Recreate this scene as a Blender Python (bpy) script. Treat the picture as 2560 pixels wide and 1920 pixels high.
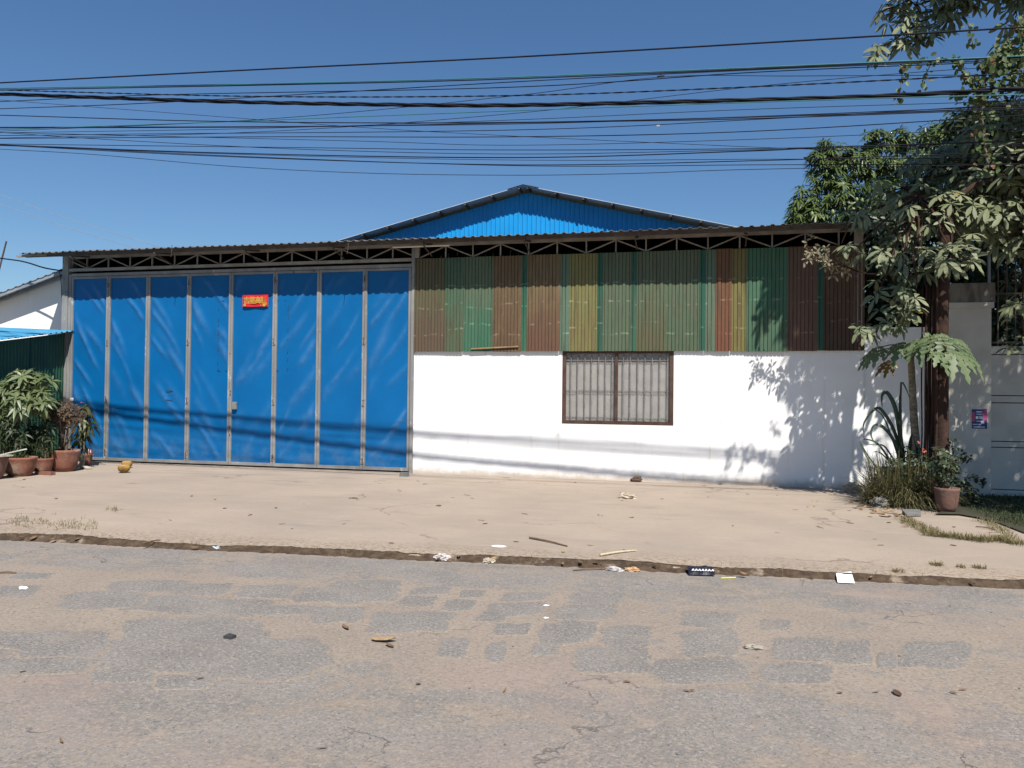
import bpy, math, random
import numpy as np
from mathutils import Vector, Matrix, noise as mnoise
for o in list(bpy.data.objects): bpy.data.objects.remove(o)
SC = bpy.context.scene
COL = SC.collection
RND = random.Random(7)
R = math.radians

# ------------------------------------------------------------------ camera
CAM = np.array([0., -14.063, 1.5]); YAW, PITCH, ROLL, FPX = 0.23495, 0.01469, 0.011366, 1960.
FW = np.array([-math.sin(YAW)*math.cos(PITCH), math.cos(YAW)*math.cos(PITCH), math.sin(PITCH)])
RT0 = np.array([math.cos(YAW), math.sin(YAW), 0.]); UP0 = np.cross(RT0, FW)
RT = math.cos(ROLL)*RT0 + math.sin(ROLL)*UP0; UP = -math.sin(ROLL)*RT0 + math.cos(ROLL)*UP0
cd = bpy.data.cameras.new('camera'); cam = bpy.data.objects.new('camera', cd); COL.objects.link(cam)
cd.lens = 36*FPX/2560; cd.sensor_width = 36; cd.sensor_fit = 'HORIZONTAL'; cd.clip_start = .05; cd.clip_end = 2000
m = Matrix.Identity(4)
for i in range(3):
    m[i][0] = RT[i]; m[i][1] = UP[i]; m[i][2] = -FW[i]; m[i][3] = CAM[i]
cam.matrix_world = m
SC.camera = cam
# ------------------------------------------------------------------ sky, sun, exposure
SUN = Vector((0.58, -1.0, 1.5)).normalized()
wd = bpy.data.worlds.new('World'); SC.world = wd; wd.use_nodes = True
nt = wd.node_tree
sky = nt.nodes.new('ShaderNodeTexSky'); sky.sky_type = 'NISHITA'; sky.sun_disc = False
sky.sun_elevation = math.asin(SUN.z); sky.sun_rotation = math.atan2(SUN.x, SUN.y)
sky.altitude = 10; sky.air_density = 1.2; sky.dust_density = 0.0; sky.ozone_density = 9
bg = nt.nodes['Background']; bg.inputs[1].default_value = 0.066
hs = nt.nodes.new('ShaderNodeHueSaturation'); hs.inputs['Saturation'].default_value = 1.04
nt.links.new(sky.outputs[0], hs.inputs['Color']); nt.links.new(hs.outputs[0], bg.inputs[0])
sl = bpy.data.lights.new('sun', 'SUN'); so = bpy.data.objects.new('sun', sl); COL.objects.link(so)
sl.energy = 5.0; sl.angle = R(.53); sl.color = (1.0, .955, .89)
so.rotation_euler = SUN.to_track_quat('Z', 'Y').to_euler(); so.location = (8, -14, 21)
SC.view_settings.view_transform = 'Standard'; SC.view_settings.look = 'None'
SC.view_settings.exposure = 0.58; SC.view_settings.gamma = 1

def ray(px, py):
    return FW + RT*(px-1280)/FPX - UP*(py-960)/FPX
def G(px, py, z=0.):                                    # a point of the photograph on level ground z
    d = ray(px, py); return CAM + d*((z-CAM[2])/d[2])
def W(px, py, y=0.):                                    # a point of the photograph at depth y
    d = ray(px, py); return CAM + d*((y-CAM[1])/d[1])

def BK(px, py, r, z=0.):                                # the same, its centre r metres further along the ground
    p = G(px, py, z); d = np.array([p[0]-CAM[0], p[1]-CAM[1], 0]); return p+d/np.linalg.norm(d)*r

# ------------------------------------------------------------------ materials
def new_mat(name):
    m = bpy.data.materials.new(name); m.use_nodes = True
    nt = m.node_tree; p = nt.nodes['Principled BSDF']
    return m, nt, p
def nd(nt, t, **k):
    n = nt.nodes.new(t)
    for a, b in k.items(): setattr(n, a, b)
    return n
def pos(nt, stretch=None):
    g = nd(nt, 'ShaderNodeNewGeometry')
    if not stretch: return g.outputs['Position']
    v = nd(nt, 'ShaderNodeVectorMath', operation='MULTIPLY'); v.inputs[1].default_value = stretch
    nt.links.new(g.outputs['Position'], v.inputs[0]); return v.outputs[0]
def noi(nt, scale, detail=5, rough=.55, dist=0, vec=None, stretch=None):
    n = nd(nt, 'ShaderNodeTexNoise'); n.inputs['Scale'].default_value = scale; n.inputs['Detail'].default_value = detail
    n.inputs['Roughness'].default_value = rough; n.inputs['Distortion'].default_value = dist
    nt.links.new(vec or pos(nt, stretch), n.inputs['Vector']); return n.outputs['Fac']
def ramp(nt, fac, a, b, va=0., vb=1.):
    n = nd(nt, 'ShaderNodeMapRange', interpolation_type='SMOOTHSTEP')
    n.inputs[1].default_value = a; n.inputs[2].default_value = b; n.inputs[3].default_value = va; n.inputs[4].default_value = vb
    nt.links.new(fac, n.inputs[0]); return n.outputs[0]
def mix(nt, fac, a, b, mode='MIX'):
    n = nd(nt, 'ShaderNodeMix', data_type='RGBA', blend_type=mode)
    for s, v in ((n.inputs['Factor'], fac), (n.inputs['A'], a), (n.inputs['B'], b)):
        if isinstance(v, (tuple, list)): s.default_value = (*v, 1)
        elif isinstance(v, (int, float)): s.default_value = v
        else: nt.links.new(v, s)
    return n.outputs['Result']
def mth(nt, op, a, b=0., clamp=False):
    n = nd(nt, 'ShaderNodeMath', operation=op, use_clamp=clamp)
    for s, v in ((n.inputs[0], a), (n.inputs[1], b)):
        if isinstance(v, (int, float)): s.default_value = v
        else: nt.links.new(v, s)
    return n.outputs[0]
def bump(nt, p, h, strength, dist=.02):
    b = nd(nt, 'ShaderNodeBump'); b.inputs['Strength'].default_value = strength; b.inputs['Distance'].default_value = dist
    nt.links.new(h, b.inputs['Height']); nt.links.new(b.outputs[0], p.inputs['Normal'])
def attr(nt, name='var'):
    return nd(nt, 'ShaderNodeAttribute', attribute_name=name).outputs['Fac']
def xyz(nt, i):
    s = nd(nt, 'ShaderNodeSeparateXYZ'); nt.links.new(pos(nt), s.inputs[0]); return s.outputs[i]
def setc(nt, p, c):
    if isinstance(c, (tuple, list)): p.inputs['Base Color'].default_value = (*c, 1)
    else: nt.links.new(c, p.inputs['Base Color'])
MATS = {}
def M(name, c1, c2=None, scale=6., rough=.75, bmp=0., bscale=60., spec=.3, metal=0., lo=.35, hi=.65, stretch=None, c3=None, s3=1.5, t3=(.55, .7)):
    if name in MATS: return MATS[name]
    m, nt, p = new_mat(name)
    p.inputs['Roughness'].default_value = rough; p.inputs['Specular IOR Level'].default_value = spec; p.inputs['Metallic'].default_value = metal
    c = c1
    if c2: c = mix(nt, ramp(nt, noi(nt, scale, stretch=stretch), lo, hi), c1, c2)
    if c3: c = mix(nt, ramp(nt, noi(nt, s3, 8, .65), *t3), c, c3)
    setc(nt, p, c)
    if bmp: bump(nt, p, noi(nt, bscale, 6), bmp)
    MATS[name] = m; return m
def leafmat(name, c1, c2, rough=.42, transl=.22, spec=.35, c3=None):
    m, nt, p = new_mat(name)
    v = attr(nt)
    c = mix(nt, v, c1, c2)
    if c3: c = mix(nt, ramp(nt, v, .93, .97), c, c3)
    c = mix(nt, ramp(nt, noi(nt, 30, 4), .35, .75, 0, .35), c, tuple(x*.55 for x in c1))
    setc(nt, p, c); p.inputs['Roughness'].default_value = rough; p.inputs['Specular IOR Level'].default_value = spec
    t = nd(nt, 'ShaderNodeBsdfTranslucent'); nt.links.new(c, t.inputs[0])
    x = nd(nt, 'ShaderNodeMixShader'); x.inputs[0].default_value = transl
    nt.links.new(p.outputs[0], x.inputs[1]); nt.links.new(t.outputs[0], x.inputs[2])
    nt.links.new(x.outputs[0], nt.nodes['Material Output'].inputs[0]); return m

def asphalt_col(nt):
    a = mix(nt, ramp(nt, noi(nt, 2.2, 5), .3, .7), (.168, .156, .143), (.212, .194, .176))
    a = mix(nt, ramp(nt, noi(nt, 48, 4, .8), .50, .62, 0, .9), a, (.31, .275, .24))
    a = mix(nt, ramp(nt, noi(nt, 62, 3, .75), .55, .63, 0, .75), a, (.068, .062, .056))
    return a
def sand_col(nt):
    s = mix(nt, ramp(nt, noi(nt, 1.4, 5), .3, .7), (.275, .226, .180), (.240, .198, .160))
    s = mix(nt, ramp(nt, noi(nt, 45, 4, .7), .50, .62, 0, .75), s, (.155, .130, .105))
    s = mix(nt, ramp(nt, noi(nt, 38, 4, .8), .54, .64, 0, .7), s, (.36, .305, .25))
    return s
def road_mat():
    m, nt, p = new_mat('road_surface')
    y = xyz(nt, 1); x = xyz(nt, 0)
    yk = mth(nt, 'SUBTRACT', y, mth(nt, 'MULTIPLY', x, .07))
    band = mth(nt, 'MULTIPLY', ramp(nt, yk, -10.3, -9.3), ramp(nt, yk, -8.05, -7.75, 1, 0))
    left = ramp(nt, x, -5, 2.5, .32, .17)
    n = noi(nt, 1.7, 7, .6, .5, stretch=(.75, 1.5, 1))
    n2 = noi(nt, 9, 6, .7, .3)
    f = mth(nt, 'ADD', mth(nt, 'ADD', n, mth(nt, 'MULTIPLY', band, left)), mth(nt, 'MULTIPLY', mth(nt, 'SUBTRACT', n2, .5), .75))
    edge = ramp(nt, yk, -7.05, -6.86, 0, .25)
    f = mth(nt, 'ADD', f, edge)
    fac = ramp(nt, f, .47, .66)
    fac = mth(nt, 'MULTIPLY', fac, ramp(nt, noi(nt, 60, 3, .7), .3, .5, .55, 1))
    near = ramp(nt, yk, -11.0, -9.5, .58, .1)
    fac = mth(nt, 'MAXIMUM', fac, mth(nt, 'MULTIPLY', near, ramp(nt, noi(nt, 24, 6, .7), .40, .62)))
    c = mix(nt, fac, asphalt_col(nt), sand_col(nt))
    crack = nd(nt, 'ShaderNodeTexVoronoi', feature='DISTANCE_TO_EDGE'); crack.inputs['Scale'].default_value = .55
    wv = nd(nt, 'ShaderNodeVectorMath', operation='ADD'); nn = nd(nt, 'ShaderNodeTexNoise'); nn.inputs['Scale'].default_value = 2.5; nn.inputs['Detail'].default_value = 6
    nt.links.new(pos(nt), nn.inputs['Vector']); nt.links.new(pos(nt), wv.inputs[0]); nt.links.new(nn.outputs['Color'], wv.inputs[1]); nt.links.new(wv.outputs[0], crack.inputs['Vector'])
    cr = mth(nt, 'MULTIPLY', ramp(nt, crack.outputs['Distance'], .0015, .006, 1, 0), ramp(nt, noi(nt, 1.1, 3), .54, .62))
    c = mix(nt, mth(nt, 'MULTIPLY', cr, .6), c, (.075, .065, .055))
    # reddish dusty film in the very near left corner
    c = mix(nt, mth(nt, 'MULTIPLY', ramp(nt, noi(nt, .6, 3), .5, .7), .3), c, (.27, .20, .175))
    setc(nt, p, c); p.inputs['Roughness'].default_value = .9; p.inputs['Specular IOR Level'].default_value = .18
    h = mth(nt, 'ADD', mth(nt, 'MULTIPLY', noi(nt, 70, 4, .7), .6), mth(nt, 'MULTIPLY', n2, .8))
    h = mth(nt, 'SUBTRACT', h, cr)
    bump(nt, p, h, .55, .012); return m
def patch_mat():
    m, nt, p = new_mat('asphalt_patch_worn')
    e = mth(nt, 'ADD', attr(nt), mth(nt, 'MULTIPLY', mth(nt, 'SUBTRACT', noi(nt, 12, 8, .75), .5), 1.9))
    fac = ramp(nt, e, .42, .66)
    fac = mth(nt, 'MAXIMUM', fac, mth(nt, 'MULTIPLY', ramp(nt, noi(nt, 3.5, 6, .6), .52, .70), .35))
    c = mix(nt, fac, asphalt_col(nt), sand_col(nt))
    setc(nt, p, c); p.inputs['Roughness'].default_value = .9; p.inputs['Specular IOR Level'].default_value = .18
    bump(nt, p, noi(nt, 70, 4, .7), .5, .012); return m
def concrete_mat():
    m, nt, p = new_mat('dusty_concrete')
    y = xyz(nt, 1); x = xyz(nt, 0); yk = mth(nt, 'SUBTRACT', y, mth(nt, 'MULTIPLY', x, .07))
    c = mix(nt, ramp(nt, noi(nt, .55, 6, .6), .35, .68), (.335, .272, .215), (.285, .238, .192))
    c = mix(nt, ramp(nt, noi(nt, 2.6, 7, .65, stretch=(.5, 1.4, 1)), .48, .72, 0, .5), c, (.37, .30, .24))
    c = mix(nt, ramp(nt, noi(nt, 14, 6, .7), .52, .75, 0, .4), c, (.22, .178, .14))
    ed = ramp(nt, mth(nt, 'ADD', yk, mth(nt, 'MULTIPLY', mth(nt, 'SUBTRACT', noi(nt, 5, 7, .7), .5), 1.1)), -6.75, -6.1, 1, 0)
    c = mix(nt, mth(nt, 'MULTIPLY', ed, ramp(nt, noi(nt, 22, 5, .75), .44, .62)), c, (.20, .148, .10))
    c = mix(nt, ramp(nt, noi(nt, 110, 2), .60, .70, 0, .6), c, (.16, .13, .11))
    c = mix(nt, ramp(nt, noi(nt, 1.1, 8, .7, .8, stretch=(.35, 1.6, 1)), .54, .70, 0, .45), c, (.20, .165, .135))
    c = mix(nt, ramp(nt, noi(nt, 7, 6, .75), .62, .72, 0, .5), c, (.41, .345, .285))
    # faint expansion joint lines parallel to the facade
    for yy in (-.55, -1.05):
        d = mth(nt, 'ABSOLUTE', mth(nt, 'ADD', mth(nt, 'SUBTRACT', y, yy), mth(nt, 'MULTIPLY', mth(nt, 'SUBTRACT', noi(nt, .8, 2), .5), .12)))
        c = mix(nt, mth(nt, 'MULTIPLY', ramp(nt, d, .008, .022, .75, 0), ramp(nt, noi(nt, .9, 4), .42, .56)), c, (.13, .105, .085))
    vor = nd(nt, 'ShaderNodeTexVoronoi', feature='DISTANCE_TO_EDGE'); vor.inputs['Scale'].default_value = .35
    wv = nd(nt, 'ShaderNodeVectorMath', operation='ADD'); nn = nd(nt, 'ShaderNodeTexNoise'); nn.inputs['Scale'].default_value = 1.6; nn.inputs['Detail'].default_value = 6
    nt.links.new(pos(nt), nn.inputs['Vector']); nt.links.new(pos(nt), wv.inputs[0]); nt.links.new(nn.outputs['Color'], wv.inputs[1]); nt.links.new(wv.outputs[0], vor.inputs['Vector'])
    cr = mth(nt, 'MULTIPLY', ramp(nt, vor.outputs['Distance'], .003, .009, .6, 0), ramp(nt, noi(nt, .7, 3), .5, .6))
    c = mix(nt, cr, c, (.14, .11, .09))
    setc(nt, p, c); p.inputs['Roughness'].default_value = .92; p.inputs['Specular IOR Level'].default_value = .15
    bump(nt, p, mth(nt, 'ADD', noi(nt, 28, 7, .7), mth(nt, 'MULTIPLY', noi(nt, 5, 3), .8)), .35, .015); return m
def plaster_mat():
    m, nt, p = new_mat('white_plaster')
    z = xyz(nt, 2)
    c = mix(nt, ramp(nt, noi(nt, 1.2, 6), .35, .7), (.83, .82, .80), (.77, .76, .735))
    c = mix(nt, ramp(nt, noi(nt, 2.6, 5, .6, stretch=(3.5, 1, .22)), .56, .76, 0, .5), c, (.60, .52, .41))
    low = mth(nt, 'ADD', z, mth(nt, 'MULTIPLY', mth(nt, 'SUBTRACT', noi(nt, 6, 6, .7), .5), .22))
    c = mix(nt, ramp(nt, low, .0, .17, .8, 0), c, (.46, .38, .29))
    c = mix(nt, ramp(nt, noi(nt, 24, 4, .7), .70, .76, 0, .5), c, (.42, .38, .33))
    setc(nt, p, c); p.inputs['Roughness'].default_value = .85; p.inputs['Specular IOR Level'].default_value = .2
    bump(nt, p, noi(nt, 35, 7, .7), .22, .01); return m
def tarp_mat():
    m, nt, p = new_mat('blue_tarpaulin')
    c = mix(nt, ramp(nt, noi(nt, 1.5, 4), .3, .7), (.0012, .094, .265), (.0014, .106, .295))
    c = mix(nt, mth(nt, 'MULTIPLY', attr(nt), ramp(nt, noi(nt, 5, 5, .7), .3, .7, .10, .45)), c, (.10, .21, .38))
    c = mix(nt, ramp(nt, noi(nt, 42, 3, .7, stretch=(1.6, 1, .7)), .70, .77, 0, .7), c, (.24, .36, .52))
    z = xyz(nt, 2)
    c = mix(nt, mth(nt, 'MULTIPLY', ramp(nt, z, .1, .8, .5, 0), ramp(nt, noi(nt, 3, 7, .7), .40, .7)), c, (.09, .14, .20))
    setc(nt, p, c); p.inputs['Roughness'].default_value = .45; p.inputs['Specular IOR Level'].default_value = .22
    bump(nt, p, mth(nt, 'ADD', noi(nt, 5, 4), mth(nt, 'MULTIPLY', noi(nt, 300, 1), .03)), .18, .02); return m
def steel_mat():
    m, nt, p = new_mat('worn_grey_steel')
    c = mix(nt, ramp(nt, noi(nt, 2.5, 6, .6, stretch=(1, 1, .5)), .35, .65), (.185, .185, .180), (.25, .245, .235))
    c = mix(nt, ramp(nt, noi(nt, 7, 7, .7, stretch=(1, 1, .45)), .60, .68, 0, .85), c, (.42, .42, .40))
    c = mix(nt, ramp(nt, noi(nt, 5, 7, .7), .63, .70, 0, .9), c, (.10, .062, .042))
    setc(nt, p, c); p.inputs['Roughness'].default_value = .62; p.inputs['Specular IOR Level'].default_value = .3
    bump(nt, p, noi(nt, 50, 4), .2, .006); return m
def sheet_mat(i, top, bot, rust, amt):
    m, nt, p = new_mat('painted_sheet')
    z = xyz(nt, 2)
    g = ramp(nt, mth(nt, 'ADD', z, mth(nt, 'MULTIPLY', mth(nt, 'SUBTRACT', noi(nt, 2.2, 6, .65), .5), 1.5)), 2.35, 3.7, 1, 0)
    c = mix(nt, g, top, bot)
    c = mix(nt, mth(nt, 'MULTIPLY', ramp(nt, noi(nt, 3.3, 7, .7, stretch=(2.6, 1, .6)), .44, .66), amt), c, rust)
    c = mix(nt, ramp(nt, noi(nt, 4.5, 6, .7, stretch=(4, 1, .25)), .50, .70, 0, .55), c, (.045, .042, .034))
    c = mix(nt, ramp(nt, noi(nt, 30, 4, .75), .64, .74, 0, .5), c, tuple(min(1, x*1.6+.05) for x in bot))
    for zz in (2.62+.1*(i % 3), 3.12+.08*(i % 2), 3.55):
        d = mth(nt, 'ABSOLUTE', mth(nt, 'ADD', mth(nt, 'SUBTRACT', z, zz), mth(nt, 'MULTIPLY', mth(nt, 'SUBTRACT', noi(nt, 2, 2), .5), .15)))
        c = mix(nt, mth(nt, 'MULTIPLY', ramp(nt, d, .008, .018, .7, 0), ramp(nt, noi(nt, 13, 3), .50, .60)), c, tuple(min(1, x*1.8+.06) for x in bot))
    c = mix(nt, ramp(nt, noi(nt, 55, 2, .7), .68, .74, 0, .7), c, (.05, .04, .03))
    setc(nt, p, c); p.inputs['Roughness'].default_value = .62; p.inputs['Specular IOR Level'].default_value = .25
    bump(nt, p, noi(nt, 11, 5), .25, .012); return m

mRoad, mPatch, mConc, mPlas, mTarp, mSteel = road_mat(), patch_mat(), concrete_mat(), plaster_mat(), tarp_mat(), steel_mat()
mSoil = M('damp_soil', (.052, .036, .025), (.090, .064, .043), 14, .95, .8, 35, .1, c3=(.23, .18, .135), s3=3.2, t3=(.56, .66))
mEarth = M('dry_earth', (.115, .10, .06), (.07, .075, .04), 3, .95, .5, 20, .1)
mPlasOld = M('weathered_plaster', (.53, .495, .43), (.44, .41, .355), 1.6, .88, .25, 30, .2, c3=(.16, .145, .125), s3=2.2, t3=(.62, .8))
mCap = M('stained_concrete_cap', (.20, .18, .155), (.10, .088, .075), 4, .9, .4, 25, .15, stretch=(2, 2, .5))
mRoof = M('grey_roof_sheet', (.17, .165, .155), (.105, .10, .095), 3, .55, .15, 30, .35)
mRust = M('rusty_bracket_steel', (.10, .085, .075), (.07, .05, .038), 5, .75, .2, 40, .2)
mWhiteSteel = M('pale_truss_steel', (.30, .285, .26), (.22, .20, .175), 4, .6, .15, 40, .3)
mDarkWall = M('dark_inner_sheet', (.04, .038, .035), (.03, .03, .03), 3, .9)
mBlueG = M('blue_ribbed_sheet', (.007, .235, .56), (.008, .26, .60), 2, .45, 0, 30, .35)
mBlueA = M('pale_blue_roof_sheet', (.035, .20, .36), (.06, .24, .38), 3, .6, 0, 30, .25, c3=(.16, .26, .32), s3=4)
mZinc = M('zinc_sheet', (.20, .23, .26), (.27, .29, .31), 2, .45, 0, 20, .4)
mZincP = M('pale_zinc_sheet', (.46, .48, .49), (.55, .56, .56), 2, .5, 0, 20, .4)
mGreen = M('dark_green_sheet', (.010, .050, .027), (.014, .066, .036), 2, .5, .1, 30, .35, c3=(.03, .065, .042), s3=3, stretch=(1, 1, .3))
mBrownF = M('brown_window_steel', (.055, .028, .019), (.085, .048, .034), 5, .5, .1, 40, .35)
mBar = M('grey_window_bar', (.20, .19, .175), (.13, .12, .11), 8, .6)
mCurt = M('beige_grey_cloth', (.31, .295, .275), (.24, .228, .212), 4, .95, .3, 120, .1, c3=(.15, .14, .128), s3=3.5, t3=(.62, .8))
mTerra = M('terracotta', (.23, .098, .066), (.15, .068, .050), 4, .85, .35, 30, .2, c3=(.30, .21, .155), s3=3, t3=(.50, .70))
mTerraP = M('pinkish_terracotta', (.17, .095, .075), (.13, .075, .06), 4, .85, .35, 30, .2, c3=(.20, .16, .13), s3=3, t3=(.55, .75))
mPotSoil = M('pot_soil', (.055, .04, .028), (.09, .065, .045), 12, .95, .5, 40)
mWood = M('pale_board', (.52, .44, .30), (.42, .34, .22), 6, .8, .2, 30, stretch=(6, 6, .6))
mBark = M('reddish_bark', (.058, .032, .024), (.036, .023, .018), 5, .9, .8, 14, .1, stretch=(2.5, 2.5, .5), c3=(.17, .12, .09), s3=3, t3=(.6, .75))
mBarkG = M('grey_bark', (.14, .115, .085), (.085, .068, .05), 8, .9, .6, 30, .1)
mPapS = M('papaya_stem_bark', (.27, .225, .155), (.15, .125, .085), 12, .85, .9, 26, .15, stretch=(1, 1, 2.2))
mTwig = M('brown_twig', (.13, .095, .06), (.20, .15, .10), 12, .85)
mStick = M('dry_stick', (.13, .085, .055), (.19, .13, .085), 14, .9)
mCable = M('black_cable', (.008, .009, .014), (.014, .015, .022), 4, .75, spec=.12)
mTeal = M('teal_cable', (.02, .12, .13), (.03, .15, .15), 4, .5)
mStone = M('pale_stone', (.40, .37, .31), (.30, .27, .22), 9, .9, .6, 30)
mGrey = M('grey_block', (.12, .12, .115), (.17, .165, .155), 9, .9, .5, 40)
mCoco = M('coconut_husk', (.34, .22, .045), (.25, .14, .03), 7, .75, .4, 50, c3=(.12, .07, .03), s3=5)
mCocoT = M('cut_coconut_flesh', (.45, .26, .12), (.34, .18, .08), 9, .8, .5, 60)
mPaper = M('white_paper', (.80, .80, .80), (.72, .72, .72), 6, .8)
mBag = M('translucent_white_plastic', (.46, .43, .42), (.34, .31, .29), 9, .45, .3, 25, .4)
mBagB = M('beige_plastic', (.42, .35, .27), (.31, .25, .18), 9, .5, .3, 25, .4)
mBlueBag = M('pale_blue_plastic', (.42, .50, .56), (.54, .57, .58), 15, .45, .3, 25, .4)
mBlack = M('black_rubber', (.028, .027, .030), (.05, .048, .05), 8, .7, .2, 40)
mYel = M('yellow_straw', (.62, .55, .05), None, 1, .5)
mDryL = M('dry_brown_leaf', (.20, .12, .065), (.13, .075, .04), 20, .8, .3, 60)
mDryL2 = M('dry_tan_leaf', (.36, .25, .13), (.27, .175, .09), 20, .8, .3, 60)
mDryL3 = M('dark_dead_leaf', (.075, .045, .032), (.11, .06, .04), 20, .8, .3, 60)
mRedB = M('red_printed_paper', (.62, .012, .018), (.55, .010, .02), 8, .45, spec=.4, c3=(.65, .10, .10), s3=18, t3=(.62, .7))
mGold = M('gold_print', (.52, .30, .055), (.40, .21, .04), 30, .4, spec=.5)
mPink = M('pink_print', (.42, .08, .18), (.30, .06, .14), 10, .6)
mNavy = M('navy_print', (.035, .045, .16), (.05, .06, .20), 10, .6)
mRed = M('orange_petal', (.45, .085, .04), (.38, .10, .06), 30, .6)
mMag = M('magenta_petal', (.50, .045, .16), (.60, .16, .26), 30, .6)
lAls = leafmat('pale_green_leaf', (.125, .150, .072), (.225, .240, .138), .55, .12, .25, c3=(.24, .16, .03))
lDark = leafmat('dark_green_leaf', (.028, .046, .022), (.052, .075, .034), .45, .15, .35)
lMango = leafmat('mango_leaf', (.048, .085, .024), (.115, .150, .040), .42, .18, .4)
lPap = leafmat('papaya_leaf', (.095, .145, .062), (.165, .205, .100), .5, .25, .3)
lPot = leafmat('potted_tree_leaf', (.085, .125, .048), (.165, .190, .085), .42, .2, .4)
lBoug = leafmat('reddish_shrub_leaf', (.060, .055, .028), (.150, .085, .060), .6, .2, .25)
lGrass = leafmat('dry_grass_blade', (.155, .135, .060), (.27, .225, .115), .7, .2, .2)
lGreen = leafmat('green_grass_blade', (.030, .050, .018), (.060, .082, .032), .6, .2, .25)
lBlade = leafmat('dark_reed_blade', (.034, .058, .036), (.060, .088, .052), .45, .15, .4)
lVine = leafmat('vine_leaf', (.060, .105, .035), (.125, .150, .055), .5, .25, .3, c3=(.22, .10, .04))
lTwigL = leafmat('withered_pale_leaf', (.19, .165, .10), (.27, .235, .15), .6, .2, .3)

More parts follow.
